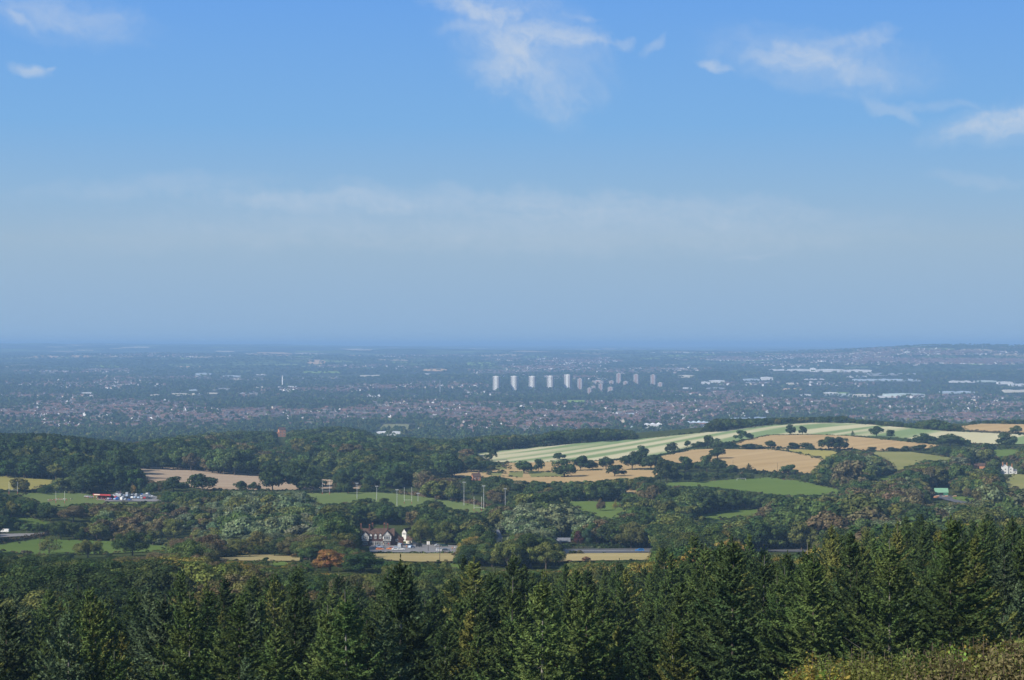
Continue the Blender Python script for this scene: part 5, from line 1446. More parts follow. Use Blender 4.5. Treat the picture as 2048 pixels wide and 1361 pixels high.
def pole(px, base, top, label, arm=True, d0=850, d1=2600):
    P = at(px, base, d0, d1); h = (base - top) * P.y / F; e = empty('telegraph_pole', tuple(P)); tag(e, label, 'pole', 'telegraph poles')
    m = MB(); m.tube((0, 0, -.5), (0, 0, h), .15, .10, 8); m.build('pole', MAT['pole_wood'], e)
    if arm:
        m = MB(); m.box(-.8, .8, -.2, -.11, h - .7, h - .55); a = m.build('crossarm', MAT['pole_wood'], e)
        for x in (-.7, -.25, .25, .7):
            m = MB(); m.tube((x, -.155, h - .55), (x, -.155, h - .36), .04, .03, 6); m.build('insulator', MAT['white_frame'], a)
pole(879.5, 1125, 1089, 'wooden telegraph pole in front of the white car at the pub')
pole(80, 1112, 1066, 'wooden telegraph pole left of the thin tree on the pasture')
pole(1555, 950, 926, 'thin pole standing at the foot of the tan field', False, 1500, 2300)
pole(1466, 938, 920, 'thin pole in the middle of the tan field', False, 1500, 2300)
pole(983, 962, 948, 'pole beside the red-roofed cottage', False, 1400, 2200)
def pub_sign():
    P = at(856.5, 1104.5, 950, 1200); e = empty('pub_sign', tuple(P)); tag(e, 'tall post with a pale hanging board in the pub car park', 'sign')
    m = MB(); m.tube((0, 0, -.3), (0, 0, 5.6), .12, .09, 8); m.build('post', MAT['black_timber'], e)
    m = MB(); m.box(-.75, .75, -.06, .06, 3.75, 5.35); b = m.build('board', MAT['white_frame'], e)
    m = MB()
    for a in (((-.83, -.08, 3.67), (.83, .08, 3.745)), ((-.83, -.08, 5.355), (.83, .08, 5.44))): m.box(a[0][0], a[1][0], a[0][1], a[1][1], a[0][2], a[1][2])
    m.build('moulding', MAT['tower_red'], b)
    m = MB(); m.tube((0, -.061, 4.55), (0, -.075, 4.55), .42, .42, 16); m.build('emblem', MAT['cream_wall'], b)
pub_sign()
def parasol(px, base, label):
    P = at(px, base, 950, 1200); e = empty('parasol', tuple(P)); tag(e, label, 'parasol', 'folded parasols at the pub')
    m = MB(); m.tube((0, 0, 0), (0, 0, 2.7), .03, .03, 6); m.build('pole', MAT['pole_wood'], e)
    m = MB(); m.tube((0, 0, .7), (0, 0, 1.6), .30, .24, 10); m.tube((0, 0, 1.601), (0, 0, 2.65), .24, .05, 10); m.build('canopy', MAT['cream_wall'], e)
    m = MB(); m.tube((0, 0, -.1), (0, 0, .08), .3, .26, 10); m.build('base', MAT['slate'], e)
parasol(757, 1096.5, 'folded cream parasol left of two in front of the pub'); parasol(767, 1096.5, 'folded cream parasol right of two in front of the pub')
def fence(px0, px1, b0, b1, label):
    A = at(px0, b0, 950, 1250); B = at(px1, b1, 950, 1250); e = empty('fence', (0, 0, 0)); tag(e, label, 'fence')
    n = 16
    pts = [Vector((A.x + (B.x - A.x) * i / n, A.y + (B.y - A.y) * i / n, 0)) for i in range(n + 1)]
    for p in pts: p.z = z1(p.x, p.y) + .5
    for p in pts:
        m = MB(); m.box(p.x - .07, p.x + .07, p.y - .07, p.y + .07, p.z - .6, p.z + 1.2); m.build('post', MAT['pole_wood'], e)
    for q in (.45, .95):
        m = MB()
        for a, b in zip(pts[:-1], pts[1:]): m.bar(a + Vector((0, -.08, q)), b + Vector((0, -.08, q)), .12, .04, (0, -1, 0))
        m.build('rail', MAT['pole_wood'], e)
fence(1122, 1180, 1100, 1099.5, 'wooden post and rail fence on the far verge of the road')

# ------------------------------------------------------------------ vehicles
def car_profile(kind):
    if kind == 'van': return [(-2.4,.45),(-2.4,2.0),(-2.2,2.2),(1.1,2.2),(1.75,1.25),(2.35,1.05),(2.45,.45)], [(1.02,2.02),(1.62,1.28),(.35,1.28),(.35,2.02)]
    if kind == 'estate': return [(-2.2,.4),(-2.25,.9),(-2.0,1.45),(.25,1.5),(1.0,.98),(2.05,.82),(2.2,.4)], [(-1.8,1.38),(.18,1.42),(.82,.98),(-2.0,.98)]
    return [(-2.1,.4),(-2.15,.88),(-1.75,.98),(-1.15,1.42),(.15,1.45),(.95,.95),(1.95,.8),(2.1,.4)], [(-1.08,1.35),(.1,1.38),(.75,.97),(-1.5,.97)]
def car_meshes(kind):
    pr, gl = car_profile(kind); w_ = .86 if kind != 'van' else .95
    mb = MB()
    lo = [(x, -w_ * (1 if z < 1.1 else .86), z) for x, z in pr]; up = [(x, w_ * (1 if z < 1.1 else .86), z) for x, z in pr]
    mb.hull(lo, up); body = mb.mesh('car_body', MAT['car'], .05)
    g_ = MB()
    wy = w_ + .003
    for s in (-1, 1):
        lo = [(x, s * wy * (1 if z < 1.1 else .875), z) for x, z in gl]; g_.hull(lo, [(x, s * (abs(y) + .012), z) for x, y, z in lo])
    fr = sorted(gl, key=lambda p: p[0]); top_f = max(gl, key=lambda p: (p[1], p[0])); bot_f = max(gl, key=lambda p: p[0])
    y2 = w_ * .74
    dx, dz = bot_f[0] - top_f[0], bot_f[1] - top_f[1]; L = math.hypot(dx, dz); nx, nz = -dz / L, dx / L
    o_ = .17
    a = (top_f[0] + nx*o_, top_f[1] + nz*o_*.5 + .03); b = (bot_f[0] + nx*o_, bot_f[1] + nz*o_*.5 + .03)
    g_.hull([(a[0], -y2, a[1]), (a[0], y2, a[1]), (b[0], y2, b[1]), (b[0], -y2, b[1])], [(a[0]+.02, -y2, a[1]+.02), (a[0]+.02, y2, a[1]+.02), (b[0]+.02, y2, b[1]+.02), (b[0]+.02, -y2, b[1]+.02)])
    glass = g_.mesh('car_windows', MAT['car_glass'])
    wm = MB(); wm.tube((0, -.1, 0), (0, .1, 0), .32, .32, 14, 0); wm.tube((0, -.115, 0), (0, .115, 0), .18, .18, 10, 1)
    wheel = wm.mesh('wheel', [MAT['tyre'], MAT['galv']])
    lm = MB(); lm.box(-.03, .03, -.16, .16, -.08, .08); lamp = lm.mesh('headlight', MAT['lamp_clear'], .02)
    return body, glass, wheel, lamp, w_
CARS = {k: car_meshes(k) for k in ('saloon', 'estate', 'van')}
PAINT = {'white': (.75,.75,.73), 'silver': (.42,.44,.46), 'dark grey': (.05,.055,.06), 'blue': (.03,.10,.34), 'bright blue': (.03,.2,.55), 'red': (.42,.03,.03), 'orange': (.6,.18,.04), 'black': (.015,.015,.017), 'dark green': (.02,.06,.04), 'pale blue': (.35,.45,.58)}
def car(kind, paint, x, y, rz, label, cat='car', group=None, parts=True, name='parked_car', up=.55):
    body, glass, wheel, lamp, w_ = CARS[kind]
    z = z1(x, y) + up
    if not parts:
        o = obj(name, SMALLCAR[kind]); o.location = (x, y, z); o.rotation_euler = (0, 0, rz)
        o['tint'] = list(PAINT[paint]); return tag(o, label, cat, group)
    e = empty(name, (x, y, z), rz); tag(e, label, cat, group)
    b = obj('body', body, e); b['tint'] = list(PAINT[paint]); obj('window_glass', glass, e)
    for sx in (-1.35, 1.4):
        for s in (-1, 1):
            q = obj('wheel', wheel, e); q.location = (sx, s * (w_ - .09), .32)
    for s in (-1, 1):
        q = obj('headlight', lamp, e); q.location = (2.08 if kind != 'van' else 2.38, s * .6, .66)
    return e
def small_car(kind):
    body, glass, wheel, lamp, w_ = CARS[kind]; bm = bmesh.new()
    bm.from_mesh(body); nb = len(bm.faces)
    def add(me, mi, M=Matrix()):
        n0 = len(bm.faces); v0 = len(bm.verts); t = me.copy(); t.transform(M); bm.from_mesh(t); bm.faces.ensure_lookup_table()
        for f in bm.faces[n0:]: f.material_index = mi
        bpy.data.meshes.remove(t)
    add(glass, 1)
    for sx in (-1.35, 1.4):
        for s in (-1, 1): add(wheel, 2, Matrix.Translation((sx, s * (w_ - .09), .32)))
    me = bpy.data.meshes.new('small_car'); bm.to_mesh(me); bm.free()
    for m in ('car', 'car_glass', 'tyre'): me.materials.append(MAT[m])
    return me
SMALLCAR = {k: small_car(k) for k in CARS}
for px, py, kd, pt, rz, lab in [
 (758.7, 1098, 'saloon', 'pale blue', 10, 'pale blue car between the two folded parasols'), (760, 1103, 'saloon', 'orange', 5, 'low orange car at the left edge of the pub car park'), (781, 1102.5, 'estate', 'orange', 170, 'orange-brown car left of the white cars'),
 (788, 1100.8, 'saloon', 'silver', 165, 'silver car tucked behind the front white cars'), (791.5, 1103.5, 'saloon', 'white', 8, 'white car left of the two in the front of the pub car park'), (800.5, 1097.5, 'van', 'silver', 80, 'tall silver van facing the pub'), (801.5, 1103, 'saloon', 'white', 0, 'white car right of the two in the front of the pub car park'),
 (823.5, 1099, 'estate', 'pale blue', 60, 'grey-blue car alone in the middle of the car park'), (838, 1096.5, 'van', 'black', 70, 'black van in the middle of the car park'), (829.8, 1091.2, 'saloon', 'dark grey', 0, 'dark car against the trees behind the black van'), (869, 1092.6, 'saloon', 'black', 10, 'black car in tree shade right of the pub sign'),
 (877, 1095.6, 'saloon', 'silver', 20, 'silver car in shade beside the dark green estate'), (888, 1096, 'estate', 'dark green', 5, 'dark green estate car in shade at the right of the car park'), (880.6, 1105, 'estate', 'white', 4, 'white estate car behind the telegraph pole'), (892, 1105.2, 'saloon', 'dark grey', 0, 'dark grey car right of the white estate car')]:  # the last car is added, standing in for a dark shadow on the tarmac
    p = at(px, py, 950, 1200); car(kd, pt, p.x, p.y, R(rz), lab, 'van' if kd == 'van' else 'car', 'cars in the pub car park')
p = at(1279, 1105.5, 950, 1200); car('estate', 'bright blue', p.x, p.y, R(182), 'bright blue car driving along the open road', 'car', name='moving_car')
p = at(10, 1068, 1000, 1400); car('van', 'white', p.x, p.y, R(175), 'white van on the lane at the left edge', 'van', name='parked_van', up=.6)
cg = np.random.default_rng(4)
spots = []
CM = Namer([(228,997,'red stand'),(242,994,'cypress foot'),(255,996,'pointed conifer'),(267,997,'slim yellow conifer'),(280,997,'slim dark conifer'),(296,994,'white clubhouse'),(312,1001,'right hedge'),(215,1004,'crowd'),(176,997,'pitch touchline')], 'cars parked at the rugby club')
PN = ['white', 'silver', 'dark grey', 'blue', 'red', 'black', 'pale blue']
for rowi, (r0, x0, x1, n) in enumerate([(992.5, 232, 300, 11), (995.5, 226, 306, 13), (999, 222, 300, 12), (1003, 212, 262, 7)]):
    for i in range(n):
        px = x0 + (x1 - x0) * (i + cg.uniform(-.2, .2) + .5) / n; p = at(px, r0 + (px - 220) * .03, 1150, 1600)
        pt = cg.choice(PN, p=[.27, .25, .13, .13, .05, .08, .09])
        kd = cg.choice(['saloon', 'estate', 'van'], p=[.55, .38, .07])
        o = car(kd, pt, p.x, p.y, R(cg.choice([78, 84, 96, 262]) + cg.normal() * 4), 'x', 'van' if kd == 'van' else 'car', 'cars parked at the rugby club', False, up=1.0)
        CM.add(o, px, r0, '%s %s' % (pt, {'saloon': 'saloon car', 'estate': 'estate car', 'van': 'van'}[kd]))
for px, py in ((174, 997), (181, 998)):
    p = at(px, py, 1150, 1600); o = car('saloon', 'white' if px < 178 else 'pale blue', p.x, p.y, R(10), 'x', 'car', 'cars parked at the rugby club', False, up=.7); CM.add(o, px, py, ('white' if px < 178 else 'pale blue') + ' saloon car')
CM.finish()

# ------------------------------------------------------------------ people
def person_mesh(pose):
    """one continuous body grown from a skeleton with the Skin modifier"""
    J = {'hip': (0,0,.93,.14), 'belly': (0,0,1.1,.135), 'chest': (0,.0,1.3,.15), 'neck': (0,0,1.48,.06), 'jaw': (0,-.02,1.56,.075), 'head': (0,-.01,1.66,.10), 'crownp': (0,.01,1.74,.075)}
    B = [('hip','belly'),('belly','chest'),('chest','neck'),('neck','jaw'),('jaw','head'),('head','crownp')]
    for s, n in ((-1, 'l'), (1, 'r')):
        st = .33 * s if pose == 'run' else .02 * s
        J['sh' + n] = (s*.19, 0, 1.39, .065)
        if pose == 'run': J['el' + n] = (s*.26, .2*s, 1.16, .045); J['wr' + n] = (s*.2, .2*s - .2, 1.2, .032); J['ha' + n] = (s*.18, .2*s - .29, 1.26, .035)
        elif pose == 'scrum': J['el' + n] = (s*.34, -.12, 1.2, .045); J['wr' + n] = (s*.4, -.33, 1.25, .032); J['ha' + n] = (s*.4, -.42, 1.27, .035)
        else: J['el' + n] = (s*.25, .03, 1.12, .045); J['wr' + n] = (s*.26, -.06, .88, .032); J['ha' + n] = (s*.26, -.08, .79, .035)
        J['th' + n] = (s*.10, 0, .88, .10); J['kn' + n] = (s*.11, -.06 - st*.6, .49, .065); J['an' + n] = (s*.11, st*.9 + .02, .09 + (.12 if pose == 'run' and s > 0 else 0), .042); J['to' + n] = (s*.12, st*.9 - .16, .04 + (.08 if pose == 'run' and s > 0 else 0), .04)
        B += [('chest','sh'+n),('sh'+n,'el'+n),('el'+n,'wr'+n),('wr'+n,'ha'+n),('hip','th'+n),('th'+n,'kn'+n),('kn'+n,'an'+n),('an'+n,'to'+n)]
    if pose == 'scrum':
        for k in ('chest','neck','jaw','head','crownp','shl','shr','ell','elr','wrl','wrr','hal','har'):
            x, y, z, r = J[k]; a = R(38); z0 = z - .95; J[k] = (x, y * math.cos(a) - z0 * math.sin(a), .95 + z0 * math.cos(a) + y * math.sin(a), r)
    ks = list(J); me = bpy.data.meshes.new('person_' + pose)
    me.from_pydata([J[k][:3] for k in ks], [(ks.index(a), ks.index(b)) for a, b in B], [])
    o = bpy.data.objects.new('person_source', me); COL.objects.link(o)
    md = o.modifiers.new('skin', 'SKIN')
    for v, k in zip(me.skin_vertices[0].data, ks): v.radius = (J[k][3], J[k][3])
    me.skin_vertices[0].data[0].use_root = True
    o.modifiers.new('sub', 'SUBSURF').levels = 1
    dg = bpy.context.evaluated_depsgraph_get(); r = bpy.data.meshes.new_from_object(o.evaluated_get(dg)); bpy.data.objects.remove(o)
    r.materials.clear()
    for m in ('shirt', 'shorts', 'skin', 'hair'): r.materials.append(MAT[m])
    for p in r.polygons:
        c = p.center; z = c.z; p.use_smooth = True
        arm = abs(c.x) > .235 and z < 1.32
        d = (Vector((c.x, c.y, c.z)) - Vector(J['head'][:3]))
        hd = min((Vector(c) - Vector(J[k][:3])).length for k in ('jaw', 'head', 'crownp')) < .14
        if hd: p.material_index = 3 if (c - Vector(J['jaw'][:3])).z > .1 and c.y > J['head'][1] - .05 else 2
        elif arm: p.material_index = 2
        elif z > .93: p.material_index = 0
        elif z > .52: p.material_index = 1
        elif z > .09: p.material_index = 2
        else: p.material_index = 1
    return r
PPL = {k: person_mesh(k) for k in ('stand', 'run', 'scrum')}
CLOTH = {'red': (.55,.05,.04), 'white': (.75,.75,.73), 'blue': (.06,.12,.35), 'black': (.03,.03,.03), 'orange': (.6,.2,.06)}
def person(px, py, pose, shirt, rz, nm, what, d0=1150, d1=1600, up=.55):
    p = at(px, py, d0, d1); o = obj('person', PPL[pose]); o.location = (p.x, p.y, z1(p.x, p.y) + up); o.rotation_euler = (0, 0, rz); o['tint'] = list(CLOTH[shirt]); o['category'] = 'person'
    s_ = float(cg.uniform(.95, 1.06)); o.scale = (s_,) * 3
    if nm is None: o['label'] = what
    else: nm.add(o, px, py, '%s %s' % ({'white': 'white-shirted', 'red': 'red-shirted', 'blue': 'blue-shirted', 'black': 'dark-clad', 'orange': 'orange-clad'}[shirt], what))
P1 = Namer([(105,1004,'scrum'),(120.5,1008,'near left goal posts'),(140,1004,'open pitch')], 'players on the left rugby pitch')
for i in range(11):
    person(96 + i * 1.75 + cg.uniform(-.5, .5), 1006.5 - i * .28 + cg.uniform(-.8, .8), 'scrum' if i < 8 else 'run', 'red' if i % 5 else 'white', cg.uniform(0, 6.28), P1, 'rugby player')
for i, (px, sh) in enumerate([(117, 'red'), (121, 'red'), (124, 'red'), (127.5, 'white'), (132, 'white'), (133, 'red'), (141, 'white'), (144.5, 'black')]):
    person(px, 1003.5 + cg.uniform(-.8, 1.2), 'run', sh, cg.uniform(0, 6.28), P1, 'rugby player')
P1.finish()
P2 = Namer([(205,998,'red stand'),(176,998,'pitch touchline'),(222,1002,'first cars'),(240,1004,'front car row')], 'spectators at the rugby club')
for i in range(34):
    px = cg.uniform(193, 226) if i < 24 else cg.uniform(168, 192); sh = cg.choice(['red', 'orange', 'white', 'blue', 'black'], p=[.4, .18, .16, .12, .14])
    person(px, cg.uniform(999.5, 1005) if i < 24 else cg.uniform(997, 1001), 'stand', sh, cg.uniform(0, 6.28), P2, 'spectator', up=.9)
P2.finish()
for px, py, sh, lab in [(746.5, 1100, 'white', 'person in a white top, left of two by the parasols'), (751, 1099, 'white', 'person in a white top, right of two by the parasols'), (813, 1099.5, 'orange', 'person in orange standing in the car park beside the silver van'), (904.5, 1103, 'orange', 'person in orange at the right end of the car park'), (909.5, 1102, 'white', 'person in white at the right end of the car park'), (777, 1094.5, 'red', 'person in red by the pub door')]:
    person(px, py, 'stand', sh, 0, None, lab, 950, 1250)
# ------------------------------------------------------------------ the town in the valley
def block_building(px0, px1, top, base, d0=4200, d1=20000, depth=None):
    P = at((px0 + px1) / 2, base, d0, d1); k = P.y / F
    return P, (px1 - px0) * k, (base - top) * k
def tower(name, c, wpx, top, base, kind, label, rz):
    P, W, Ht = block_building(c - wpx / 2, c + wpx / 2, top, base)
    W /= 1.16; e = empty(name, (P.x, P.y, P.z - 3), rz); tag(e, label, 'tower block' if Ht > 24 else 'apartment block', 'tower blocks' if Ht > 24 else 'low apartment blocks'); Ht += 3
    dp = W * .8; white = kind == 'white'
    wall = MAT['tower_wall'] if white else MAT['tower_brown']
    m = MB(); m.box(-W/2, W/2, -dp/2, dp/2, -4, Ht); m.build('wall', wall, e)
    nfl = max(3, int(Ht / 2.8))
    for s, nm in ((-1, 'window_band'), (1, 'window_band')):
        m = MB()
        for i in range(nfl):
            z0 = 1.2 + i * (Ht - 1) / nfl
            x0, x1 = (-W/2 - .08, -W*.17) if s < 0 else (W*.17, W/2 + .08)
            m.box(x0, x1, -dp/2 - .08, dp/2 + .08, z0, z0 + 1.15)
        m.build(nm, MAT['tower_glass'], e)
    if white:
        for x0, x1 in ((-W*.155, -W*.03), (W*.03, W*.155)):
            m = MB(); m.box(x0, x1, -dp/2 - .5, dp/2 + .5, -4, Ht + .5); m.build('white_panel', MAT['tower_white'], e)
        m = MB(); m.box(-W*.029, W*.029, -dp/2 - .2, dp/2 + .2, -4, Ht); m.build('stair_window', MAT['tower_glass'], e)
        m = MB(); m.box(-W/2 - .4, W/2 + .4, -dp/2 - .55, dp/2 + .55, Ht + .51, Ht + 1.6); m.build('parapet', MAT['tower_white'], e)
    else:
        m = MB(); m.box(-W*.1, W*.1, -dp/2 - .35, dp/2 + .35, -4, Ht + .3); m.build('red_panel', MAT['tower_red'], e)
        m = MB(); m.box(-W/2 - .3, W/2 + .3, -dp/2 - .4, dp/2 + .4, Ht + .31, Ht + 1.0); m.build('parapet', wall, e)
    m = MB(); m.box(-W*.2, W*.2, -dp*.25, dp*.25, Ht + 1.0, Ht + 3.6); m.build('plant_room', wall, e)
o5 = ['leftmost', 'second from left', 'third from left', 'fourth from left', 'rightmost']
for i, (c, t, b) in enumerate([(993.2, 754, 781), (1029, 754, 781), (1065, 754, 780), (1101.2, 753.5, 778.5), (1135.8, 751, 777.5)]):
    tower('tower_block', c, 14.4, t, b, 'white', 'tall white-striped tower block, %s of the row of five' % o5[i], R(-22))
for c, t, b, lab in [(1160.6, 759, 779, 'brown tower block right after the white-striped row'), (1238.3, 748, 768, 'left of three brown towers with red stripes'), (1273, 750, 771, 'middle of three brown towers with red stripes'), (1307, 751, 773, 'right of three brown towers with red stripes')]:
    tower('tower_block', c, 11.6, t, b, 'brown', lab, R(-22))
for c, w_, t, b, lab in [(1179.7, 10, 777.5, 788, 'lowest pale stub block in front of the brown tower'), (1187.8, 10, 773.5, 783, 'pale stub block just behind the lowest one'), (1202, 10, 769, 783, 'narrow pale block under the long brown slab'), (1221.7, 13, 776, 787, 'square pale block below the three brown towers'), (1252, 11, 764, 774, 'square block between left and middle brown towers'), (1321, 11, 766.5, 777, 'square block right of the last brown tower'), (1223.7, 12, 763, 771, 'low pale block beside the long brown slab'), (1198, 28, 762.5, 770, 'long low brown slab block of flats')]:
    tower('apartment_block', c, w_, t, b, 'brown', lab, R(-20))

SHEDBOX = [(550,576,862,891),(554,576,752,776)]
SHEDC = {'white': (.86,.86,.84), 'cream': (.80,.74,.60), 'pale blue': (.55,.65,.72), 'pale green': (.58,.68,.64), 'grey': (.42,.44,.46), 'blue-grey': (.36,.45,.55)}
def shed(px0, px1, top, base, paint, label, d0=3900, d1=20000, bays=None, name='warehouse', brick=False, rz=0.0):
    P, W, Ht = block_building(px0, px1, top, base, d0, d1); SHEDBOX.append((px0, px1, top, base + 5))
    P = at(px0, base, d0, d1) if False else Vector((P.x - W/2, P.y, P.z))
    Ht = max(Ht * (.8 if top < 800 else 1), 5); e = empty(name, (P.x, P.y, P.z - 2), rz); tag(e, label, 'warehouse' if name == 'warehouse' else 'building', 'pale industrial buildings in the town' if name == 'warehouse' else None); Ht += 1
    dp = min(max(40, W * .5), 120); c = SHEDC[paint]; n = bays or max(1, int(W / (Ht * 4.5)))
    m = MB(); m.box(0, W, 0, dp, -5, Ht * .72); wl = m.build('wall', MAT['orange_brick'] if brick else MAT['shed'], e); wl['tint'] = [x * .8 for x in c]
    m = MB()
    for i in range(n):
        x0, x1 = i * W / n, (i + 1) * W / n - .05; hz = Ht * (.9 + .1 * ((i * 7) % 3) / 2)
        lo = [(x0, -.4, Ht * .72 + .02), (x1, -.4, Ht * .72 + .02), (x1, -.4, Ht * .76), ((x0 + x1)/2, -.4, hz), (x0, -.4, Ht * .76)]
        m.hull(lo, [(a, dp + .4, z_) for a, _, z_ in lo])
    r_ = m.build('roof', MAT['shed'], e); r_['tint'] = [x * .96 for x in c]
for a in [
 (1540,1580,737,742,'white','left end of the long white factory on the right hill foot'), (1580,1622,736,743,'white','second section of the long white factory'), (1622,1632,732.5,744,'white','tall white tower section of the long factory'), (1632,1690,736,744.5,'white','middle section of the long white factory, right of its tower'), (1690,1744,737,745,'white','right end of the long white factory'),
 (1714,1841,757,763,'pale blue','long pale blue shed below the white factory'), (1692,1735,750,755.5,'white','small white shed above the long pale blue shed'), (1737,1848,746,751,'grey','grey-white shed right below the factory end'),
 (1900,1950,760,766,'white','white shed at the left of the far right estate'), (1952,1995,759,765,'pale green','pale green shed at the far right estate'), (1997,2030,761,769,'white','white blocky shed in the far right estate'), (2022,2075,766,773,'white','bright white shed at the right edge'), (1885,1950,781,787.5,'pale blue','pale blue shed above the right-hand houses'), (2008,2080,778,785,'cream','cream shed at the right edge'),
 (1772,1850,784,795,'pale green','large pale green warehouse of the right estate'), (1756,1800,790,796,'white','white shed in front of the large pale green warehouse'), (1650,1676,782,791,'white','white gabled warehouse left of the pale estate'), (1676,1706,785,793,'pale green','pale green warehouse right of the white gabled one'), (1708,1750,786,794,'cream','cream warehouse in the middle of the estate'), (1600,1622,787,792,'white','small white shed left of the pale estate'),
 (1358,1390,748,756,'cream','cream domed shed right of the brown towers'), (1402,1420,761,769,'white','bright white blocky building right of the cream shed'), (1420,1450,758,766.5,'white','wide white building behind the bright blocky one'), (1364,1384,774,778.5,'white','thin white shed below the cream shed'), (1414,1450,774,779,'grey','thin grey shed right below the white buildings'), (1488,1520,756,762,'pale blue','pale blue shed on the mid-town estate'), (1523,1546,751,761,'white','white office block at the left of the factory'),
 (1490,1535,763,767,'grey','grey shed below the pale blue shed'), (1610,1650,757,760,'white','thin white shed left of the long pale blue shed'), (1575,1600,764,770,'cream','cream shed below the factory'), (1345,1365,740,744,'white','small white shed above the cream domed shed'),
 (340,401,785,791.5,'cream','long cream warehouse on the left of the town'), (408,434,784.5,788.5,'cream','short cream shed right of the long cream warehouse'), (390,422,744,751,'pale blue','pale blue shed at the foot of the left wooded hill'), (442,483,749.5,755,'pale blue','pale blue-white shed right of the other one under the hill'), (157,186,784,787.5,'white','thin white shed among left-hand trees'), (300,316,788,792,'cream','small cream building left of the long cream warehouse'), (309,317,769,773,'white','little white building in the left houses'), (378,395,778,782,'pale blue','small pale blue shed above the long cream warehouse'), (425,460,775,781,'grey','grey shed behind the cream sheds'), (470,515,784,789,'grey','grey shed right of the cream warehouses'),
 (582,612,752.5,757,'white','white shed right of the chimney'), (625,684,752.5,757.5,'cream','long cream shed right of the chimney'), (512,532,747,751,'white','small white shed left of the chimney'), (720,764,749,754,'cream','cream sheds in the middle distance under the green mound'), (800,816,748,752.5,'pale blue','pale blue shed right of the cream sheds'), (848,860,746,749.5,'white','white shed beside the tan mound'), (556,592,771,775.5,'white','white boiler house at the chimney foot'), (512,528,772,776,'cream','cream shed left of the boiler house'),
 (1205,1245,829,836,'blue-grey','left part of the long blue-grey roof above the pale field'), (1240,1290,826,834.5,'pale blue','right part of the long blue-grey roof'), (1458,1502,835,843,'blue-grey','blue-grey roof behind the hilltop trees'), (1500,1540,834,839,'blue-grey','second blue-grey roof behind the hilltop trees'), (1212,1224,836,842,'cream','small cream block below the long blue-grey roof')]:
    shed(*a)
shed(1375, 1437, 842, 853, 'pale blue', 'brick factory with a pale blue sawtooth roof above the striped field', 3300, 6000, 6, 'brick_factory', True)
shed(1290, 1326, 846, 857, 'white', 'bright white flat-roofed school above the striped field', 3300, 6000, 3, 'school')
shed(1255, 1270, 852, 857, 'pale green', 'small pale green hall left of the white school', 3300, 6000, 1, 'hall')
shed(752, 800, 862, 872, 'white', 'long white-roofed hall behind the knoll woods', 3200, 5200, 1, 'white_roofed_hall')
def chimney_stack():
    P = at(565, 775, 5000, 20000); k = P.y / F; h = (775 - 752) * k
    e = empty('chimney_stack', tuple(P)); tag(e, 'tall white industrial chimney over the boiler house', 'chimney')
    m = MB(); m.tube((0, 0, -3), (0, 0, h), 2.6, 1.9, 16); m.build('shaft', MAT['tower_white'], e)
    m = MB(); m.tube((0, 0, h + .01), (0, 0, h + 1.5), 2.3, 2.3, 16); m.build('rim', MAT['tower_wall'], e)
chimney_stack()
def mast(px, base, top, label):
    P = at(px, base, 5000, 20000); k = P.y / F; h = (base - top) * k; e = empty('radio_mast', tuple(P)); tag(e, label, 'mast', 'lattice masts')
    for i in range(4):
        a = i * math.pi / 2 + .4; m = MB(); m.tube((2.2*math.cos(a), 2.2*math.sin(a), -3), (.5*math.cos(a), .5*math.sin(a), h), .35, .25, 5); m.build('leg', MAT['galv'], e)
    m = MB()
    for j in range(12):
        z0 = h * j / 12; r = 2.2 - 1.7 * j / 12
        for i in range(4):
            a = i * math.pi / 2 + .4; b = a + math.pi / 2; m.tube((r*math.cos(a), r*math.sin(a), z0), (r*math.cos(b), r*math.sin(b), z0 + h/12), .14, .14, 4)
    m.build('bracing', MAT['galv'], e)
mast(880, 788, 760, 'thin lattice mast left of the white-striped towers'); mast(1755, 696, 688, 'mast on the skyline of the right hill, left of two'); mast(1965, 698, 689, 'mast on the skyline of the right hill, right of two')
def brick_tower():
    P = at(563.5, 890, 3000, 4600); k = P.y / F; e = empty('orange_brick_hall', tuple(P), R(20)); tag(e, 'orange brick building with a tall block rising from woods', 'building')
    m = MB(); m.box(-5, 5, -4, 4, -6, 11); m.build('tall_block', MAT['orange_brick'], e)
    m = MB(); m.box(-9, -5.02, -4, 4, -6, 7); m.build('side_block', MAT['orange_brick'], e)
    gable_roof(-5, 5, -4, 4, 11, 14, .3, .3).build('roof', MAT['tile'], e)
    for z in (2, 6):
        for x in (-2.5, 2.5):
            put_window(e, x, z, 1.6, 2, -4.012, 2)
brick_tower()

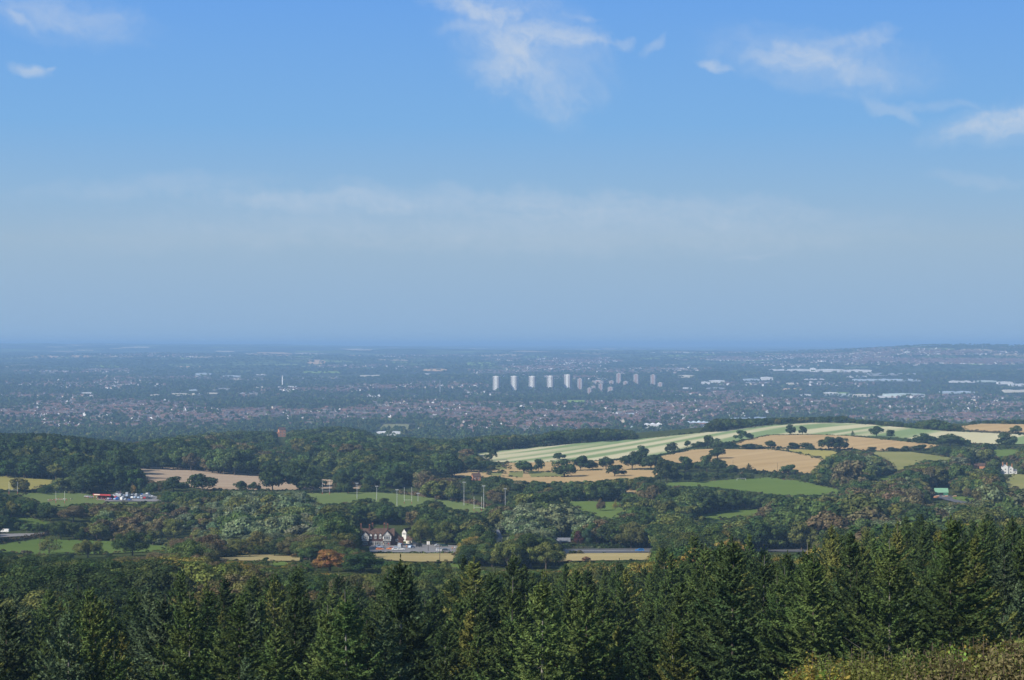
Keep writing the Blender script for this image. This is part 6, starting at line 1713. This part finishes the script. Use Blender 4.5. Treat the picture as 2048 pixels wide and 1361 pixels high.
# ---- houses: streets of small gabled houses; the largest three hundred are things, the rest one mass
hg = np.random.default_rng(21)
WALLS = [((.17,.105,.09), .34, 'red-brick'), ((.74,.73,.71), .28, 'white-rendered'), ((.24,.175,.14), .18, 'brown-brick'), ((.36,.34,.31), .13, 'grey-rendered'), ((.55,.49,.38), .07, 'cream')]
ROOFS = [((0.115,0.068,0.056), .40, 'red-brown roof'), ((0.061,0.059,0.065), .34, 'slate roof'), ((0.144,0.076,0.054), .12, 'bright tiled roof'), ((0.122,0.119,0.119), .14, 'grey roof')]
def house_geo(W, Dp, he, hr):
    v = np.array([(-W/2,-Dp/2,-1.5),(W/2,-Dp/2,-1.5),(W/2,Dp/2,-1.5),(-W/2,Dp/2,-1.5),(-W/2,-Dp/2,he),(W/2,-Dp/2,he),(W/2,Dp/2,he),(-W/2,Dp/2,he),(-W/2,0,hr),(W/2,0,hr),
                  (-W/2-.3,-Dp/2-.4,he-.25),(W/2+.3,-Dp/2-.4,he-.25),(W/2+.3,0,hr+.15),(-W/2-.3,0,hr+.15),(W/2+.3,Dp/2+.4,he-.25),(-W/2-.3,Dp/2+.4,he-.25),
                  (-.9,-.4,hr-.8),(-.2,-.4,hr-.8),(-.2,.4,hr-.8),(-.9,.4,hr-.8),(-.9,-.4,hr+1.3),(-.2,-.4,hr+1.3),(-.2,.4,hr+1.3),(-.9,.4,hr+1.3)])
    w_ = W * .17
    win = []
    for zz in (1.0, he - 1.6):
        for xx in (-W*.25, W*.25):
            for yy in (-Dp/2 - .03, Dp/2 + .03):
                win.append([(xx-w_,yy,zz),(xx+w_,yy,zz),(xx+w_,yy,zz+1.1),(xx-w_,yy,zz+1.1)])
    f = [(0,1,5,4),(2,3,7,6),(1,2,6,5),(3,0,4,7),(4,8,8,7),(5,6,9,9),(10,11,12,13),(13,12,14,15),(16,17,21,20),(17,18,22,21),(18,19,23,22),(19,16,20,23),(20,21,22,23)]
    cls = [0,0,0,0,0,0,1,1,2,2,2,2,2]
    f[4] = (4,8,7,4); f[5] = (5,6,9,5)
    b = len(v); wv = np.array(win).reshape(-1, 3); v = np.concatenate([v, wv]); k = len(win)
    f = f + [tuple(b + 4*i + j for j in range(4)) for i in range(k)]; cls = cls + [3] * k
    return v, f, cls
def pixmask():
    m = np.zeros((140, 2300), np.float32)   # rows 690..830+ in photo pixels: how built-up it looks
    return m
HZONES = [  # px, py, rx, ry, density
 (60,830,230,18,.9),(200,815,200,14,.8),(380,838,140,18,1.0),(150,770,170,9,.55),(90,795,120,7,.5),(300,758,140,8,.5),(560,828,150,13,.9),(680,838,90,10,.9),(620,850,70,6,.9),(780,826,120,16,1.0),(940,835,110,18,1.1),(870,812,140,10,.8),(740,800,120,7,.6),
 (600,782,110,6,.6),(720,776,120,7,.7),(860,772,120,8,.6),(950,790,60,8,.5),(1100,835,140,12,1.0),(1060,855,120,10,.9),(1220,812,200,9,.95),(1350,826,140,14,.95),(1180,838,120,8,.8),(1300,845,90,8,.6),(1450,805,140,12,.9),(1400,790,120,8,.6),(1580,820,100,12,.6),(1640,806,120,8,.6),(1760,815,200,9,.55),(1900,838,200,14,1.2),(1760,838,120,8,.8),(1980,815,140,10,.8),(1930,798,140,6,.6),
 (1150,722,90,7,.9),(1090,735,110,7,.7),(1230,745,130,6,.6),(1450,719,90,5,.9),(1330,740,90,5,.6),(1660,714,130,6,.8),(1800,724,200,7,1.0),(1950,724,140,6,1.0),(1850,706,200,6,.6),(1560,730,80,5,.5),(1740,700,140,4,.5),(120,745,130,5,.4),(300,712,150,4,.35),(560,709,90,3,.4),(820,712,120,4,.4),(700,735,160,5,.3),(1380,704,160,3,.4),(1000,745,120,5,.5),(240,760,200,6,.4),(150,853,200,7,.6),(340,858,130,5,.6),(900,862,150,7,.6),(1150,858,120,7,.8),(1350,855,80,6,.7),(210,742,60,4,.8),(720,706,60,3,.3),(1000,720,60,4,.5),(980,750,80,5,.5),(1130,758,100,5,.5),(1480,770,90,5,.4),(1660,770,120,4,.4),(500,790,100,6,.3),(450,760,100,5,.3)]
HZA = np.array(HZONES)
def built(px, py):
    q = ((px - HZA[:, 0]) / HZA[:, 2]) ** 2 + ((py - HZA[:, 1]) / HZA[:, 3]) ** 2
    return float((HZA[:, 4] * np.clip(1.25 - q, 0, 1)).max())
ZW = HZA[:, 2] * np.sqrt(HZA[:, 3]) * HZA[:, 4] * np.clip(150 / np.clip(HZA[:, 1] - 690, 12, 300), .8, 4) ** 1.1; ZW = ZW / ZW.sum()
HOUSES = []
occ = set()
tries = 0
while len(HOUSES) < 24000 and tries < 19000:
    tries += 1
    zi = int(hg.choice(len(HZA), p=ZW))
    zx, zy, rx, ry, dn = HZONES[zi]
    px = zx + hg.normal() * rx * .5; py = zy + hg.normal() * ry * .5
    p = at(px, py, 3500, 18000)
    if not 3700 < p.y < 17500: continue
    ang = hg.choice([0, .12, -.2, .5, -.6, 1.3, 1.57]) + hg.normal() * .12; L = hg.uniform(8, 26); curve = hg.normal() * .012
    wi = hg.choice(5, p=[a[1] for a in WALLS]); ri = hg.choice(4, p=[a[1] for a in ROOFS])
    x, y = p.x, p.y; step = hg.choice([8.6, 10.5, 12.5])
    for i in range(int(L)):
        x += math.cos(ang) * step; y += math.sin(ang) * step; ang += curve
        for s in (-1, 1):
            hx = x - math.sin(ang) * s * 13; hy = y + math.cos(ang) * s * 13
            key = (int(hx // 10), int(hy // 10))
            if key in occ or hy < 3600: continue
            u = 1024 + F * hx / hy
            if not -90 < u < 2140: continue
            if hg.random() > built(u, HZ - F * z1(hx, hy) / hy) * .78: continue
            occ.add(key)
            w2 = wi if hg.random() < .7 else hg.choice(5, p=[a[1] for a in WALLS]); r2 = ri if hg.random() < .75 else hg.choice(4, p=[a[1] for a in ROOFS])
            HOUSES.append((hx, hy, ang + (math.pi/2 if hg.random() < .16 else 0), int(w2), int(r2), hg.uniform(.88, 1.2)))
print('houses', len(HOUSES))
HOUSES.sort(key=lambda h: h[1])
geo = [house_geo(8.4, 7.6, 5.0, 7.9), house_geo(9.6, 8, 5.2, 8.6), house_geo(13, 8.2, 5.1, 8.2)]
def house_cols(cls, wi, ri, k):
    cm = {0: np.array(WALLS[wi][0]) * k, 1: np.array(ROOFS[ri][0]) * k, 2: np.array((.28,.14,.1)), 3: np.array((.09,.10,.12))}
    return np.array([cm[c] for c in cls])
hm = {}
HN = Namer([(992,768,'leftmost striped tower'),(1101,766,'fourth striped tower'),(1273,762,'middle brown tower'),(1160,770,'first brown tower'),(1308,850,'white school'),(1406,846,'sawtooth brick factory'),(1262,854,'small green hall'),(1248,830,'blue-grey roof'),(1480,839,'hilltop tree belt'),(776,866,'white-roofed hall'),(563,875,'orange brick building'),(370,788,'long cream warehouse'),(420,855,'left knoll woods'),(60,865,'dark plantation'),(660,850,'knoll trees'),(940,880,'tip of the striped field'),(1810,790,'large green warehouse'),(1680,788,'gabled warehouse'),(1917,784,'pale blue right shed'),(1960,850,'right stubble'),(1760,850,'hilltop skyline'),(2030,840,'right edge of town'),(10,840,'left edge of town'),(200,840,'left dark woods'),(1120,880,'woods behind striped field'),(560,815,'streets below the chimney'),(800,815,'streets right of chimney'),(1000,815,'streets below the towers')], 'houses in the near streets of the town')
done = 0; massv = []; massf = []; massc = []; nb = 0
for i, (x, y, a, wi, ri, k) in enumerate(HOUSES):
    z = z1(x, y); gi = i % 7 % 3; u = 1024 + F * x / y; vrow = HZ - F * (z + 4) / y
    if done < 290 and 0 < u < 2048 and hg.random() < .75:
        key = (gi, wi, ri)
        if key not in hm:
            v, f, cls = geo[gi]
            me = bpy.data.meshes.new('town_house'); me.from_pydata([tuple(p) for p in v], [], [tuple(dict.fromkeys(q)) for q in f]); me.materials.append(MAT['house'])
            t = me.attributes.new('col', 'FLOAT_COLOR', 'FACE'); c4 = np.ones((len(f), 4), np.float32); c4[:, :3] = house_cols(cls, wi, ri, 1); t.data.foreach_set('color', c4.ravel()); hm[key] = me
        o = obj('house', hm[key]); o.location = (x, y, z); o.rotation_euler = (0, 0, a); o['category'] = 'house'
        HN.add(o, u, vrow, '%s %s house' % (WALLS[wi][2], ROOFS[ri][2].replace(' roof', '-roofed').replace(' ', '-'))); done += 1
        continue
    v, f, cls = geo[gi]; c, s = math.cos(a), math.sin(a)
    vv = v * k; q = np.stack([vv[:, 0]*c - vv[:, 1]*s + x, vv[:, 0]*s + vv[:, 1]*c + y, vv[:, 2] + z], 1)
    ff = np.array(f[:13] if y > 6500 else f); massv.append(q); massf.append(ff + nb); massc.append(house_cols(cls[:len(ff)], wi, ri, k)); nb += len(q)
HN.finish()
F4 = np.concatenate(massf); C4 = np.concatenate(massc)
me = bpy.data.meshes.new('town_houses'); V4 = np.concatenate(massv)
tri = (F4[:, 0] == F4[:, 3])
me.from_pydata(V4, [], [tuple(q[:3]) if t else tuple(q) for q, t in zip(F4.tolist(), tri.tolist())]); me.materials.append(MAT['house'])
t = me.attributes.new('col', 'FLOAT_COLOR', 'FACE'); c4 = np.ones((len(F4), 4), np.float32); c4[:, :3] = C4; t.data.foreach_set('color', c4.ravel())
o = obj('town_houses', me); o['kind'] = 'stuff'; o['label'] = 'thousands of small houses spread through the valley town'

# ---- town trees and far woods
tg = np.random.default_rng(51); rows = []
def tree_here(px, py): return 1
near_open = [(760,830,850,861),(300,360,835,838.5),(440,505,829,833),(1130,1178,802,808),(1012,1030,792,795)]
n = 0
for k in range(62000):
    u = tg.random(); y = 3250 * (17500 / 3250) ** (u ** .85)
    px = tg.uniform(-110, 2160); x = y * (px - 1024) / F
    if y < 3400 and 1000 < px: continue
    z = z1(x, y); py = HZ - F * z / y
    b = built(px, py)
    keyb = (int(x // 10), int(y // 10))
    if keyb in occ: continue
    if b > .25 and tg.random() < min(.3, b * .3): continue
    if any(a < px < b_ and c < py < d + 1 for a, b_, c, d in near_open): continue
    big = y > 9000
    if y > 9800 and tg.random() < .6: continue
    w_ = tg.uniform(7, 14) if not big else tg.uniform(12, 26)
    h = w_ * tg.uniform(.75, 1.15) if not big else tg.uniform(9, 14)
    # keep the pale sheds, towers in sight: no tree straight before them
    if ((981 < px < 1146 and 753 < py - h * F / y < 773) or (1150 < px < 1330 and 748 < py - h*F/y < 768)) and y < 7700: continue
    if any(a < px < b2 and py - h * F / y < d - 1.0 and py > c for a, b2, c, d in SHEDBOX) and tg.random() < .72: continue
    kd = tg.choice(['deep green', 'dark green', 'mid green', 'olive'], p=[.42, .28, .2, .1])
    rows.append((x, y, z - .5, tg.uniform(0, 6.28), w_ / 10.6, h / 9.6, int(tg.integers(4)), [c * 1.22 for c in tint_of(kd, tg)]))
instancer('town_woodland', LOW, rows, 'garden trees, parks and woods between the town streets')
print('town trees', len(rows))
